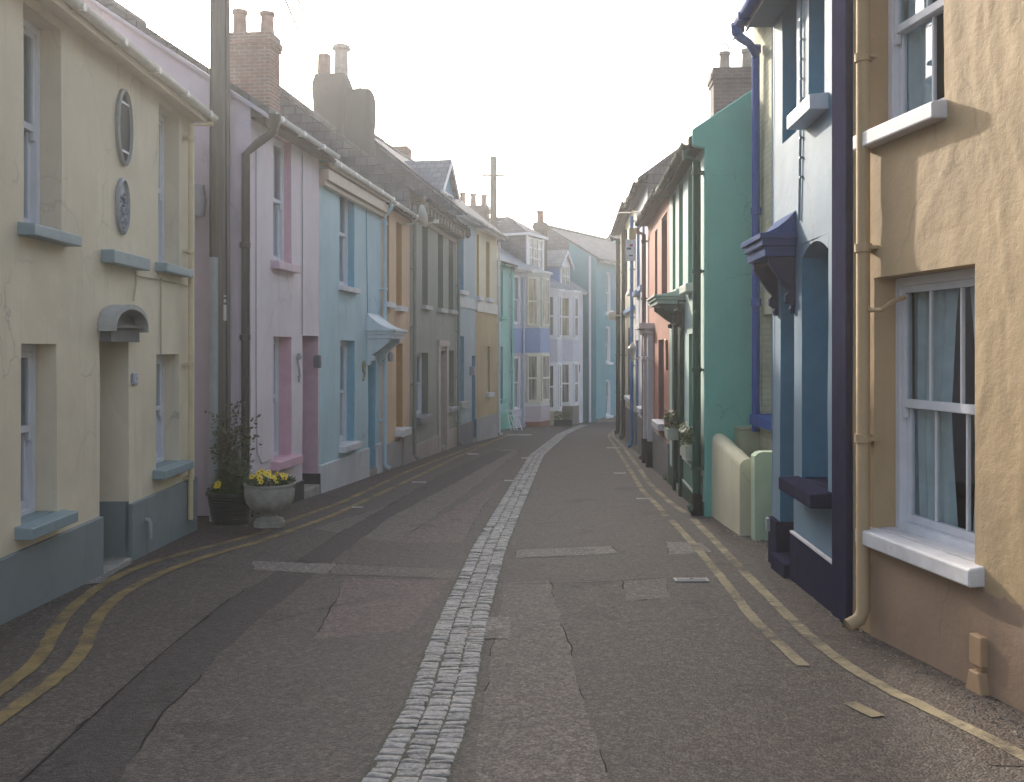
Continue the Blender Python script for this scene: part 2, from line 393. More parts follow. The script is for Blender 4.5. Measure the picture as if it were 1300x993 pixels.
        if near:
            rowsz=[c0-.02,mid,c1]; n=int(W/.02)
            lim=(int(n*.47),int(n*.57)) if W>.5 else (int(n*.55),n+1)
            for i0,i1,sg in ((0,lim[0],1),(lim[1],n,-1)):
                if i1-i0<2: continue
                c.grid([[(a0-.05+(W+.1)*(i+ (0 if z>mid else sg*-.0))/n - sg*(W*.10*((i-i0)/(i1-i0) if sg>0 else (i1-i)/(i1-i0))*(1-abs((z-c0)/(c1-c0)-.45)*1.6 if z<c1-.01 else 0)), y+.022*math.sin(i*.9+.5*math.sin(i*.23))+.012*math.sin(i*.31+z), z) for i in range(i0,i1+1)] for z in [c0-.02+(c1-c0+.02)*q/6 for q in range(7)]])
        else:
            n=18; c.grid([[(a0-.05+(W+.1)*i/n, y+.02*math.sin(i*1.7), z) for i in range(n+1)] for z in (c0-.02+(c1-c0)*o.get('blind',.0),c1)])
        c.build('curtain',curtain,w)
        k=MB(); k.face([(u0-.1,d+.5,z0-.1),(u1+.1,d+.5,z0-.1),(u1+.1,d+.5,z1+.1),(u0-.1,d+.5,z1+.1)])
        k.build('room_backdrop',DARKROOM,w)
    def door(s,o):
        u0,u1,z0,z1,d=o['u0']+.003,o['u1']-.003,o['z0']+.003,o['z1']-.003,o['d']
        dm=o.get('door',BLACK)
        b=MB(); b.box(u0,u1,d,d+.05,z0,z1); w=u1-u0; h=z1-z0
        for i in (0,1):
            for (za,zb) in ((.08,.42),(.48,.9)):
                x0=u0+.1*w+i*.42*w; b.box(x0,x0+.36*w,d-.012,d+.001,z0+za*h,z0+zb*h)
        b.box(u0,u0+.05,d-.02,d+.0,z0,z1); b.box(u1-.05,u1,d-.02,d,z0,z1); b.box(u0+.05,u1-.05,d-.02,d,z1-.06,z1)
        D=b.build('door',dm,s.root)
        k=MB(); k.lathe([(0,-.03),(.022,-.02),(.026,0),(.022,.02),(0,.03)],10,(u0+.12*w,d-.045,z0+.48*h)); k.build('handle',GALV,D)
        gb=s.g((u0+u1)/2)
        st=MB(); st.box(u0+.0,u1-.0,-.03-o.get('stepout',0),d-.002,gb-.3,z0-.001); st.build('doorstep',o.get('stepmat',CONC),s.root,.01)
    def sill(s,o,h=.09,p=.1,ov=.07,mat=WHITE,bev=.008):
        u0,u1,z,d=o['u0'],o['u1'],o['z0']+.004,o['d']
        b=MB()
        b.face([(u0-ov,-p,z-h),(u1+ov,-p,z-h),(u1+ov,-p,z-.012),(u0-ov,-p,z-.012)]); b.face([(u0-ov,-p,z-h),(u1+ov,-p,z-h),(u1+ov,.03,z-h),(u0-ov,.03,z-h)])
        b.face([(u0-ov,-p,z-.012),(u1+ov,-p,z-.012),(u1+ov,-.002,z),(u0-ov,-.002,z)]); 
        for x in (u0-ov,u1+ov): b.face([(x,-p,z-h),(x,-p,z-.012),(x,-.002,z),(x,.03,z),(x,.03,z-h)])
        b.face([(u0-ov,-.002,z),(u1+ov,-.002,z),(u1+ov,.03,z),(u0-ov,.03,z)]); b.face([(u0-ov,.03,z),(u1+ov,.03,z),(u1+ov,.03,z-h),(u0-ov,.03,z-h)])
        b.build('sill',mat,s.root,bev)
        c=MB(); c.box(u0+.002,u1-.002,.031,d-.002,z-.05,z+.004); c.build('inner_sill',mat,s.root)
    def plinth(s,top,mat,p=.03,u0=None,u1=None,skip=True,bev=.01):
        a=u0 if u0 is not None else .004+s.trim; e=u1 if u1 is not None else s.W-.004
        segs=[(a,e)]
        if skip:
            for o in s.ops:
                if o['z0']<top and o['z1']>top or (o['kind']=='door'):
                    new=[]
                    for x,y in segs:
                        if o['u1']<=x or o['u0']>=y: new.append((x,y)); continue
                        if o['u0']>x+.01: new.append((x,o['u0']))
                        if o['u1']<y-.01: new.append((o['u1'],y))
                    segs=new
        b=MB()
        for x,y in segs: b.box(x,y,-p,.05,-.5,top)
        return b.build('plinth',mat,s.root,bev)
    def chimney(s,px,ytop,r,wperp,walong,mat,pots=(),pot=POT,zb=None,corb=True,poth=.45,potr=.11,round_=0,name='chimney'):
        u,zt=s.uz(px,ytop,-r); zb=zb if zb is not None else min(zt-1.,s.E+.3)
        b=MB(); b.box(u-walong/2,u+walong/2,r-wperp/2,r+wperp/2,zb,zt-.2)
        if corb:
            for i,(e,z0,z1) in enumerate(((.03,zt-.32,zt-.24),(.055,zt-.24,zt-.12),(.02,zt-.12,zt))): b.box(u-walong/2-e,u+walong/2+e,r-wperp/2-e,r+wperp/2+e,z0,z1)
        else: b.box(u-walong/2-.002,u+walong/2+.002,r-wperp/2-.002,r+wperp/2+.002,zt-.2,zt)
        c=b.build('chimney',mat,s.root,.02 if not round_ else .09)
        for k,off in enumerate(pots):
            q=MB(); hh=poth*(1+.12*((k*7)%3-1)); q.lathe([(potr*1.15,-.02),(potr,.06),(potr*.88,hh*.8),(potr*1.08,hh*.86),(potr*1.08,hh),(potr*.8,hh),(potr*.75,hh*.4)],14,(u,r+off,zt)); q.build('chimney_pot',pot,c)
        return c,u,zt

LG='terraced houses along the left of the street'; RG='terraced houses along the right of the street'; FG='houses closing the bend at the far end'

# ---------------- 1 cream cottage, near left
cream=render_wall('cream_render',(.71,.625,.475),.8,.014,.004,.6); slateblue=render_wall('slate_blue_paint',(.20,.24,.25),.7,.012,.004,.5)
sillblue=P('blue_grey_sill',(.24,.32,.35),wear=.3)
h=House('cream_cottage','cream rendered cottage with blue grey plinth, oval window and small hood over the doorway',-3.55,-.019,None,247,(258,132,.15),cream,cream,near=3.2,group=LG,pitch=.8)
S=dict(mat=sillblue,h=.1,p=.13,ov=.1)
h.op(30,78,(78,38),(78,297),d=.17,sill=S,near=True,cols=2,rows=1)
h.op(27,73,(73,437),(73,650),d=.17,sill=S,near=True,cols=2,rows=1)
h.op(201,228,(201,130),(201,334),d=.17,sill=S,near=True,cols=2,rows=1)
h.op(198,228,(198,450),(198,596),d=.17,sill=S,near=True,cols=2,rows=1)
o=h.op(127,164,(164,432),None,d=.42,kind='door',door=P('teal_door',(.10,.16,.17)),step=.03)
h.build_wall(cell=.25,disp=.008,plinth=dict(top=.51,mat=slateblue)); h.roof(SLATE,.2,.05); h.gutter(P('cream_gutter',(.68,.66,.6)),.2,fascia=cream)
h.windows(near=True)
h.plinth(h.uz(128,655)[1],slateblue,.035)
# oval window and oval plaque
def oval(h,px,py,w,hh,name,fm,pm,rim=.035,out=.03):
    u,z=h.uz(px,py); b=MB(); n=32
    rows=[]
    for r,y in ((1,-.0),(1,-out),(.86,-out-.012),(.80,-out*.5)):
        rows.append([(u+w/2*r*math.cos(2*math.pi*k/n),y-.002,z+hh/2*(1-(1-r)*w/hh)*math.sin(2*math.pi*k/n)) for k in range(n)])
    b.grid(rows,0,True,True); f=b.build(name,fm,h.root)
    p=MB(); p.face([(u+w*.42*math.cos(2*math.pi*k/n),-.012,z+(hh/2-w*.08)*math.sin(2*math.pi*k/n)) for k in range(n)]); p.build('pane' if 'window' in name else 'plaque_face',pm,f)
    return f,u,z
f,u,z=oval(h,155.5,162,.40,.74,'oval_window',P('grey_frame',(.30,.31,.29)),P('dull_dark_pane',(.09,.095,.09),rough=.7,spec=.1))  # oval pane in one dull dark colour
b=MB(); b.box(u-.11,u+.11,-.026,-.014,z+.22,z+.24); b.box(u-.11,u+.11,-.026,-.014,z-.24,z-.22); b.build('glazing_bar',WHITE,f)
f,u,z=oval(h,153.5,262,.30,.54,'oval_plaque',GALV,P('silver_plaque',(.52,.54,.58),rough=.25))
b=MB(); rr=random.Random(3)
for k in range(26):
    a=rr.uniform(0,6.28); q=rr.random()**.5; x=u+.09*q*math.cos(a)+.02; zz=z+.19*q*math.sin(a)-.02
    b.lathe([(0,-.02),(.02,-.012),(.024,0),(.012,.012),(0,.016)],7,(x,-.02,zz))
b.build('plaque_relief',P('plaque_relief_paint',(.25,.27,.32),rough=.3),f)
# ledge below the plaque
u0=h.u(131,.02); u1=h.u(176); z1=h.uz(150,322)[1]
b=MB(); b.box(u0,u1,-.12,-.001,z1-.12,z1); b.build('stone_ledge',sillblue,h.root,.008)
# barrel hood
u0,u1=o['u0']-.03,o['u1']+.03; zb=o['z1']+.01; cu=(u0+u1)/2; rx=(u1-u0)/2
b=MB(); n=18; prof=[]
for k in range(n+1):
    t=math.pi*k/n; prof.append((cu-rx*math.cos(t)*(1+.06*abs(math.cos(t))), zb+.11+.21*math.sin(t)**.8))
for a,c in zip(prof,prof[1:]):
    th=.045
    q=[(a[0],a[1]),(c[0],c[1]),(c[0],c[1]-th),(a[0],a[1]-th)]
    A=[(x,-.17,zz) for x,zz in q]; B=[(x,-.002,zz) for x,zz in q]
    b.face(A); b.face([A[0],A[1],B[1],B[0]],0,True); b.face([A[2],A[3],B[3],B[2]],0,True)
b.build('door_hood',P('pale_lead',(.36,.37,.36),rough=.7,wear=.2),h.root)
b=MB(); b.box(u0+.03,u1-.03,-.10,-.002,zb-.03,zb+.1); b.box(u0-.0,u1-.0,-.13,-.002,zb+.1,zb+.125)
b.face([(x,-.05,zz-.05) for x,zz in prof]); b.build('hood_bracket',P('dark_lead',(.10,.105,.105),rough=.7),h.root)
# number plate, pipes and cables
u,z=h.uz(170,481); b=MB(); b.box(u-.07,u+.07,-.02,-.001,z-.06,z+.06); pl=b.build('number_plate',P('plate_grey',(.34,.38,.45)),h.root,.01)
b=MB(); b.box(u-.03,u-.012,-.024,-.019,z-.035,z+.035); b.box(u+.01,u+.045,-.024,-.019,z+.02,z+.035); b.box(u+.01,u+.045,-.024,-.019,z-.035,z-.02); b.build('number_mark',WHITE,pl)
u,z=h.uz(187,672,.05); b=MB(); b.tube([(u,-.0,z+.10),(u,-.07,z+.09),(u,-.08,z+.05),(u,-.08,z-.1)],.022,8); b.build('overflow_pipe',GALV,h.root)
b=MB()
for pts in ([(171,344),(171,362),(168,382)],[(172,350),(205,356),(243,364)],[(203,353),(203,400),(203,449)]):
    q=[h.uz(*p) for p in pts]; b.tube([(u,-.012,z) for u,z in q],.007,6)
b.build('cable',P('cream_cable',(.45,.40,.28)),h.root)
h.downpipe(h.u(243,.08),P('cream_pipe',(.60,.50,.31)),ztop=h.E-.3,y=-.07,r=.03,neck=(h.W-.1,-.23,h.E-.12),shoe=False)

# ---------------- 2 pink house with lilac gable
A,B=-4.957,.1187
pink=render_wall('pale_pink_render',(.74,.645,.69),.8,.012,.003,.6); pinkr=P('pink_reveal',(.68,.42,.50)); lilac=render_wall('lilac_render',(.60,.53,.61),.8,.014,.004,.6)
blackpl=P('black_plinth',(.045,.045,.05),rough=.6)
h=House('pink_house','pale pink house with bright pink window reveals, lilac gable and black plinth',A,B,318,405,(345,131,.27),pink,pinkr,group=LG,pitch=.665,depth=6)
S=dict(mat=pinkr,h=.13,p=.14,ov=.12)
h.op(347,370,(370,181),(347,331),d=.11,sill=dict(mat=P('pale_pink_sill',(.6,.44,.52)),h=.12,p=.12,ov=.1),cols=2,rows=1,near=True)
h.op(347,370,(347,427),(347,585),d=.19,sill=S,cols=2,rows=1,near=True)
h.op(384,404,(384,426),None,d=.42,kind='door',door=P('mauve_door',(.4,.22,.3)),step=.14,reveal=P('dusty_pink_reveal',(.58,.41,.49)))
zt=h.uz(372,614)[1]
h.build_wall(cell=.3,disp=.006,plinth=dict(top=zt,mat=blackpl)); h.roof(SLATE,.27,.06); h.gutter(P('glint_white_gutter',(.74,.75,.75),rough=.3),.27,fascia=P('brown_fascia',(.07,.055,.05),rough=.9,spec=.1))  # gutter whitened so that its colour carries the sun's glints
h.windows(); h.plinth(zt,blackpl)
# gable painted lilac, a skin 4 mm proud of the end wall, with a dark base
b=MB(); b.face([(-.004,-.0,-.2),(-.004,h.D,-.2),(-.004,h.D,h.E),(-.004,h.D/2,h.R-.03),(-.004,0,h.E)]); b.build('gable_face',lilac,h.root)
b=MB(); b.box(-.045,-.006,-.03,h.D,-.5,.06); b.build('gable_plinth',blackpl,h.root)
b=MB()
for sg in (0,):
    k=h.pitch; q=[(-.27,h.E-.27*k-.05),(h.D/2,h.R-.05),(h.D/2,h.R+.0),(-.27,h.E-.27*k+.0)]
    A_=[(-.085,y,z) for y,z in q]; B_=[(-.055,y,z) for y,z in q]
    b.face(A_); b.face(B_)
    for i in range(4): b.face([A_[i],A_[(i+1)%4],B_[(i+1)%4],B_[i]])
b.build('bargeboard',P('lilac_board',(.5,.46,.55)),h.root)
z=h.E-.27*h.pitch
b=MB(); b.tube([(.03,-.3,z+.0),(.03,-.3,z-.2),(-.05,-.12,z-.36),(-.06,.04,z-.5),(-.06,.05,-.2)],.055,12)
for zz in (3.6,2.4,1.2): b.lathe([(.055,-.04),(.07,-.035),(.07,.035),(.055,.04)],12,(-.06,.05,zz))
b.build('downpipe',BROWNP,h.root)
b=MB(); b.lathe([(.04,0),(.1,.12),(.1,.22),(.085,.22)],10,(.03,-.3,z-.2)); b.build('hopper',BROWNP,h.root)
# wall ornament and lantern
u,z=h.uz(378,470,.03); b=MB(); b.tube([(u,-.02,z+.18),(u,-.05,z+.02),(u+.03,-.05,z-.1),(u,-.05,z-.17),(u-.03,-.05,z-.08)],.016,7); b.lathe([(0,-.05),(.035,-.03),(.04,0),(.02,.05),(0,.06)],10,(u,-.05,z+.2)); b.build('wall_ornament',GALV,h.root)
u,z=h.uz(403,460,.05); b=MB(); b.box(u-.05,u+.05,-.1,-.002,z-.09,z+.11); b.build('letter_box',P('box_grey',(.12,.12,.14)),h.root,.01)
b=MB()
q=[h.uz(324,190),h.uz(324,480),h.uz(325,575),h.uz(331,588),h.uz(343,583)]; b.tube([(u,-.012,z) for u,z in q],.009,6)
q=[h.uz(383,190),h.uz(383,425)]; b.tube([(u,-.012,z) for u,z in q],.009,6)
b.build('cable',P('grey_cable',(.38,.34,.38)),h.root)
b=MB(); b.lathe([(.0,-.25),(.22,-.2),(.25,.0),(.22,.2),(0,.25)],14,(-.3,.72,4.15),0,True,.6,1); b.tube([(-.3,.72,4.15),(0,.72,4.15)],.03,8); b.build('cable_junction_box',P('lilac_grey',(.34,.31,.33)),h.root)
HP=h

# ---------------- 3 light blue house
lb=render_wall('sky_blue_render',(.44,.61,.67),.8,.014,.003,.75); lbr=P('blue_reveal',(.19,.42,.54)); wpl=render_wall('white_plinth',(.58,.60,.62),.8,.02,.006,.6)
h=House('light_blue_house','sky blue house with white plinth and white scrolled canopy over its door',A,B,405,484,(455,219,.2),lb,lbr,group=LG,pitch=.67,depth=6)
h.op(431,450,(431,223),(431,362),d=.12,sill=dict(mat=WHITEW,h=.1,p=.1,ov=.08),cols=2,rows=1)
h.op(432,450,(432,432),(432,566),d=.14,sill=dict(mat=WHITEW,h=.12,p=.12,ov=.1),cols=2,rows=1)
o=h.op(467,477,(467,452),None,d=.3,kind='door',door=P('blue_door',(.12,.28,.36)),step=.12)
h.build_wall(cell=.3,disp=.008); h.roof(SLATE,.2); h.gutter(P('glint_silver_gutter',(.76,.76,.74),rough=.3),.2,.06,fascia=P('cream_fascia',(.5,.42,.33)))  # silver tone paints the sun's glints into the gutter colour
h.windows(); zt=h.uz(408,590)[1]; h.plinth(zt,wpl,.04,bev=.015)
b=MB(); z=h.E-.2; b.box(.01,h.W-.01,-.16,-.002,z-.2,z-.02); b.box(.01,h.W-.01,-.1,-.002,z-.28,z-.2); b.build('cornice',P('cream_fascia',(.5,.42,.33)),h.root,.01)
def canopy(h,u0,u1,zb,proj,mat,th=.14,rise=.28,bracket=.5,bmat=None,swept=True):
    bmat=bmat or mat
    b=MB(); b.box(u0,u1,-proj,-.002,zb,zb+th*.45); b.box(u0-.03,u1+.03,-proj-.03,-.002,zb+th*.45,zb+th*.75); b.box(u0-.055,u1+.055,-proj-.055,-.002,zb+th*.75,zb+th)
    n=8; rows=[]
    for i in range(n+1):
        t=i/n; e=(1-t)**(2 if swept else 1); y=-.004-(proj+.04)*(1-t); zz=zb+th+rise*(t**1.8 if swept else t)
        rows.append([(u0-.04*(1-t),y,zz),(u1+.04*(1-t),y,zz)])
    b.grid(rows,0,True)
    for k in (0,1): b.face([r[k] for r in rows]+[(rows[0][k][0],-.003,zb+th)])
    c=b.build('canopy',mat,h.root,.006)
    for x in (u0+.03,u1-.09):
        q=MB(); pr=proj*.85; poly=[(0,0),(pr,0),(pr,-.06),(pr*.82,-bracket*.25),(pr*.45,-bracket*.5),(pr*.22,-bracket*.62),(pr*.36,-bracket*.68),(pr*.36,-bracket*.8),(pr*.14,-bracket*.86),(pr*.2,-bracket*.93),(pr*.12,-bracket),(0,-bracket)]
        q.prism(poly,lambda a,bb,t:(t,-.002-a,zb+bb-.002),x,x+.06); q.build('canopy_bracket',bmat,h.root,.006)
    return c
wc=P('canopy_white',(.55,.62,.66),wear=.1)
canopy(h,h.u(467)-.1,h.u(480)+.12,h.uz(468,430)[1],.5,wc,.18,.3,.5)
h.downpipe(h.W-.06,P('pale_blue_pipe',(.42,.56,.62)),ztop=h.E-.45,neck=(h.W-.06,-.22,h.E-.2))
u,z=h.uz(462,472,.02); b=MB()
b.tube([(u+.06*math.cos(t),-.02,z+.1+.09*math.sin(t)) for t in [i*.63 for i in range(11)]],.02,6); b.tube([(u+.06,-.02,z+.1),(u+.05,-.02,z-.08),(u-.04,-.02,z-.16)],.02,6); b.build('house_number',P('brass',(.30,.26,.16),rough=.4),h.root)
b=MB(); q=[h.uz(464,260),h.uz(466,400)]; b.tube([(u,-.012,z) for u,z in q],.009,6); b.build('cable',P('blue_cable',(.2,.36,.45)),h.root)
HB=h
c,u,zt=h.chimney(322,46,3.0,.95,.6,BRICKR,(-.3,.3),POT,poth=.55,potr=.15)
b=MB(); b.tube([(u+.2,3.52,zt-1.2),(u+.2,3.52,zt+2.2)],.02,6); b.tube([(u+.2,3.5,zt+.75),(u-.2,1.2,zt+.95)],.012,5); b.build('aerial_mast',P('rust_metal',(.2,.14,.11)),c)

# ---------------- 4 orange house
og=render_wall('ochre_orange_render',(.66,.49,.32),.8,.012,.003,.7); ogr=P('orange_reveal',(.46,.24,.08))
h=House('orange_house','narrow ochre orange house with grey stone plinth',A,B,484,520,(500,251,.2),og,ogr,group=LG,pitch=.67,depth=6)
h.op(487,494,(487,270),(487,383),d=.2,sill=dict(mat=WHITEW,h=.12,p=.12,ov=.1),cols=1,rows=1)
h.op(503,510,(503,281),(503,388),d=.2,sill=dict(mat=WHITEW,h=.12,p=.12,ov=.1),cols=1,rows=1)
h.op(503,511,(503,436),(503,545),d=.2,sill=dict(mat=WHITEW,h=.16,p=.18,ov=.12),cols=1,rows=1)
h.op(486.2,490,(490,446),None,d=.3,kind='door',door=P('brown_door',(.2,.1,.05)),step=.12)
h.build_wall(); h.roof(SLATE,.2); h.gutter(P('glint_silver_gutter',(.62,.62,.6)),.2,fascia=P('brown_fascia',(.07,.055,.05),rough=.9,spec=.1)); h.windows()
gpl=render_wall('grey_plinth',(.36,.35,.34),.85,.02,.006,.6)
h.plinth(h.uz(495,562)[1],gpl,.03,u1=h.u(509)); h.plinth(h.uz(515,548)[1],gpl,.06,u0=h.u(509)+.002)
u,z=h.uz(492,452,.1); b=MB(); b.tube([(u,-.002,z+.1),(u,-.14,z+.14),(u,-.16,z+.08)],.014,6); b.lathe([(0,.1),(.05,.06),(.06,0),(.05,-.1),(0,-.12)],8,(u,-.16,z)); b.build('wall_lantern',GALV,h.root)

# ---------------- 5 grey green house
gg=render_wall('grey_green_render',(.31,.325,.275),.8,.012,.003,.7); ggr=P('dark_green_reveal',(.15,.17,.135)); bpl=render_wall('beige_plinth',(.42,.37,.33),.8,.015,.005,.5)
h=House('grey_green_house','tall grey green house with bracketed eaves and a beige plinth',A,B,520,579,(540,246,.2),gg,ggr,group=LG,pitch=.735,depth=6.5)
S=dict(mat=P('grey_sill',(.36,.36,.37)),h=.12,p=.12,ov=.1)
h.op(536,543,(536,284),(536,387),d=.22,sill=S,cols=1,rows=1); h.op(556,562.5,(556,290),(556,391),d=.22,sill=S,cols=1,rows=1); h.op(569.5,575.5,(569.5,299),(569.5,393),d=.22,sill=S,cols=1,rows=1)
h.op(529,543.5,(529,448),(529,530),d=.16,sill=dict(mat=P('dark_grey_sill',(.22,.22,.24)),h=.16,p=.12,ov=.1),cols=1,rows=1)
h.op(557.5,565.5,(557.5,446),None,d=.2,kind='door',door=P('stone_door',(.36,.31,.28)),step=.12,reveal=P('stone_pink',(.42,.36,.33)))
h.op(569.5,576,(569.5,445),(569.5,518),d=.22,sill=S,cols=1,rows=1)
h.build_wall(); h.roof(SLATE,.34,.05); h.gutter(P('dark_gutter',(.06,.06,.06),rough=.8,spec=.1),.34,fascia=P('brown_grey_fascia',(.13,.12,.10)))
h.windows(); h.plinth(h.uz(523,567)[1],bpl,.03)
u0,u1=h.u(555),h.u(567.5); z=h.uz(557,440)[1]; b=MB(); b.box(u0,h.u(557.5)-.003,-.05,-.002,h.g(u0)-.1,z); b.box(h.u(565.5)+.003,u1,-.05,-.002,h.g(u1)-.1,z); b.box(u0-.02,u1+.02,-.07,-.002,z+.001,z+.16); b.build('door_surround',P('stone_pink',(.42,.36,.33)),h.root)
b=MB(); x=.2
while x<h.W-.15: b.box(x-.05,x+.05,-.3,-.002,h.E-.5,h.E-.3); x+=.42
b.box(.02,h.W-.02,-.05,-.002,h.E-.62,h.E-.5); b.build('eaves_brackets',P('brown_grey_fascia',(.13,.12,.10)),h.root)
u,z=h.uz(536,275,.45); b=MB(); b.lathe([(0,.0),(.14,.012),(.21,.045),(.25,.09),(.243,.09),(.2,.055),(.13,.024),(0,.012)],18)
M=Matrix.Translation((u,-.4,z))@Matrix.Rotation(math.radians(75),4,'X')@Matrix.Rotation(.5,4,'Y'); b.v=[tuple(M@Vector(p)) for p in b.v]
b.tube([(u,-.4,z),(u+.1,-.2,z-.15),(u+.1,-.002,z-.15)],.025,8); b.tube([(u,-.42,z-.2),(u-.05,-.75,z-.12)],.014,6); b.box(u-.09,u-.01,-.82,-.72,z-.15,z-.08); b.build('satellite_dish',P('dish_white',(.5,.52,.46)),h.root)
h.downpipe(.12,P('grey_green_pipe',(.22,.24,.2)),r=.045,neck=(.12,-.36,h.E-.3)); h.downpipe(h.W-.1,P('grey_green_pipe',(.22,.24,.2)),r=.045,neck=(h.W-.1,-.36,h.E-.3))
b=MB(); b.face([(-.004,.0,2.),(-.004,h.D,2.),(-.004,h.D,h.E),(-.004,h.D/2,h.R-.03),(-.004,0,h.E)]); b.build('gable_face',SLATE,h.root)
u,zt=h.uz(429,97,-3.25); zb=h.E+.3
def lump(cx,cy,wx,wy,z0,z1,flare,name,par):
    b=MB(); n=30; rows=[]; K=18
    for i in range(K+1):
        f=i/K; z=z0+(z1-z0)*f; g=1+flare*max(0,1-abs(f-.88)/.13)**.7
        if f>.95: g*=1-.10*((f-.95)/.05)
        r=[]
        for k in range(n):
            t=2*math.pi*k/n; c_,s_=math.cos(t),math.sin(t); ex=.32
            x=math.copysign(abs(c_)**ex,c_)*wx/2*g; y=math.copysign(abs(s_)**ex,s_)*wy/2*g; nn=1+.035*noise.noise(Vector((x*3+cx,y*3,z*2.2)))+.02*noise.noise(Vector((x*8,y*8,z*7)))
            r.append((cx+x*nn,cy+y*nn,z+(.05*noise.noise(Vector((x*3,y*3,9))) if f>.9 else 0)))
        rows.append(r)
    b.grid(rows,0,True,True); b.face(rows[-1]); return b.build(name,SOOT,par)
c=lump(u,3.4,.8,.95,zb,zt,.10,'chimney',h.root)
b=MB(); b.lathe([(.19,-.05),(.18,.5),(.18,.62),(.15,.62),(.14,.3)],14,(u,3.4+.25,zt)); b.build('chimney_pot',POT,c)
b=MB(); b.lathe([(.2,0),(.19,.7),(.19,.82),(.26,.84),(.24,.95),(.12,1.0),(0,1.02)],14,(u,3.4-.25,zt-.1)); b.build('capped_pot',POTP,c)
lump(u,2.6,.76,.72,zb-.6,zt-.45,.06,'chimney_shoulder',c)
b=MB(); b.lathe([(0,.14),(.09,.1),(.11,.0)],8,(u,2.6,zt-.47)); b.build('chimney_finial',SOOT,c)
h.chimney(499,188,3.2,1.15,.7,BRICKR,(),corb=False)

# ---------------- 6, 7 pale blue and two tone cream
A2,B2=-7.26,.2
pb=render_wall('pale_grey_blue_render',(.40,.49,.54),.8,.01,.003,.4); pbr=P('mid_blue_reveal',(.12,.28,.40)); navy=render_wall('slate_plinth',(.20,.20,.235),.8,.012,.004,.4)
h=House('pale_blue_house','pale grey blue house with slate grey plinth, gabled roof dormer above',A2,B2,579.3,604,(598,270,.2),pb,pbr,group=LG,pitch=.8,depth=6)
S=dict(mat=WHITEW,h=.14,p=.14,ov=.12)
h.op(582.5,588.5,(582.5,288),(582.5,368),d=.24,sill=S,cols=1,rows=1); h.op(582.5,589,(582.5,427),(582.5,511),d=.24,sill=dict(mat=P('grey_sill',(.36,.36,.37)),h=.16,p=.14,ov=.12),cols=1,rows=1)
h.op(599,603.3,(599,452),None,d=.3,kind='door',door=P('blue_door',(.12,.28,.36)),step=.12)
h.build_wall(); h.roof(SLATE,.25); h.gutter(P('pale_gutter',(.5,.52,.52)),.25); h.windows(); h.plinth(h.uz(580,540)[1],navy,.03)
b=MB(); z=h.uz(592,391)[1]; b.box(.01,h.W-.01,-.03,-.002,z,z+.3); b.build('string_course',P('pale_band',(.52,.56,.6)),h.root)
u,z=h.uz(600,471,.08); b=MB(); b.box(u-.1,u+.1,-.16,-.002,z-.13,z+.13); b.build('meter_box',GALV,h.root,.01)
b=MB(); q=h.uz(594,288,.5); b.tube([(q[0],-.002,q[1]),(q[0],-.5,q[1]+.03)],.02,6); b.lathe([(0,.0),(.06,-.05),(.09,-.22),(.05,-.3),(0,-.32)],8,(q[0],-.5,q[1])); b.build('street_lantern',BLACK,h.root)
def gable_dormer(h,u0,u1,y0,y1,zc,zr,cheek,rmat,front,wm=WHITE,pane=True):
    """dormer on the front slope: cheeks from zc-ish, ridge at zr; y0 front plane, y1 back"""
    b=MB(); zf=h.E+.05; um=(u0+u1)/2
    b.face([(u0,y0,zf),(u1,y0,zf),(u1,y0,zc),(um,y0,zr-.06),(u0,y0,zc)],1)
    for x in (u0,u1): b.face([(x,y0,zf),(x,y1,zf),(x,y1,zc),(x,y0,zc)],0)
    d=b.build('dormer',[cheek,front],h.root)
    r=MB(); e=.12
    for x,sg in ((u0,-1),(u1,1)):
        k=(zr-zc)/(um-u0); pts=[(x+sg*e,zc-e*k),(um,zr),(um,zr+.06),(x+sg*e,zc-e*k+.06)]
        Aa=[(a,y0-.15,z) for a,z in pts]; Bb=[(a,y1,z) for a,z in pts]
        r.face(Aa); r.face(Bb)
        for i in range(4): r.face([Aa[i],Aa[(i+1)%4],Bb[(i+1)%4],Bb[i]])
    r.build('dormer_roof',rmat,d)
    bb=MB()
    for x,sg in ((u0,-1),(u1,1)):
        k=(zr-zc)/(um-u0); pts=[(x+sg*e,zc-e*k-.08),(um,zr-.1),(um,zr+.01),(x+sg*e,zc-e*k+.02)]
        bb.prism(pts,lambda a,z,t:(a,t,z),y0-.19,y0-.151)
    bb.build('bargeboard',wm,d)
    if pane:
        m=.08; sm=sash_mesh(u1-u0-2*m,zc-zf-.15,2,2,.05,.03,.04); trans(sm,u0+m,y0-.045,zf+.08); sm.build('window_frame',wm,d)
        p=MB(); p.box(u0+m+.02,u1-m-.02,y0-.02,y0-.005,zf+.1,zc-.1); p.build('pane',DARKGL,d)
    return d
b=MB(); b.face([(-.004,.0,2.),(-.004,h.D,2.),(-.004,h.D,h.E),(-.004,h.D/2,h.R-.03),(-.004,0,h.E)]); b.build('gable_face',SLATE,h.root)
u0=h.u(582,-.7); zr=h.uz(577,208,-.4)[1]
gable_dormer(h,.15,1.75,.55,3.0,zr-.85,zr,P('white_gloss',(.66,.68,.74)),brick('roof_slate_blue',(.16,.18,.22),(.22,.24,.28),(.09,.1,.11),.28,.22),P('mid_blue_reveal',(.12,.28,.40)))
tt=render_wall('cream_white_render',(.66,.62,.47),.8,.01,.003,.3); ttr=P('yellow_ochre_reveal',(.48,.36,.15))
h=House('two_tone_house','two tone house, cream above a white band and ochre below, grey plinth',A2,B2,604,631,(615,281,.2),tt,ttr,group=LG,pitch=.8,depth=6)
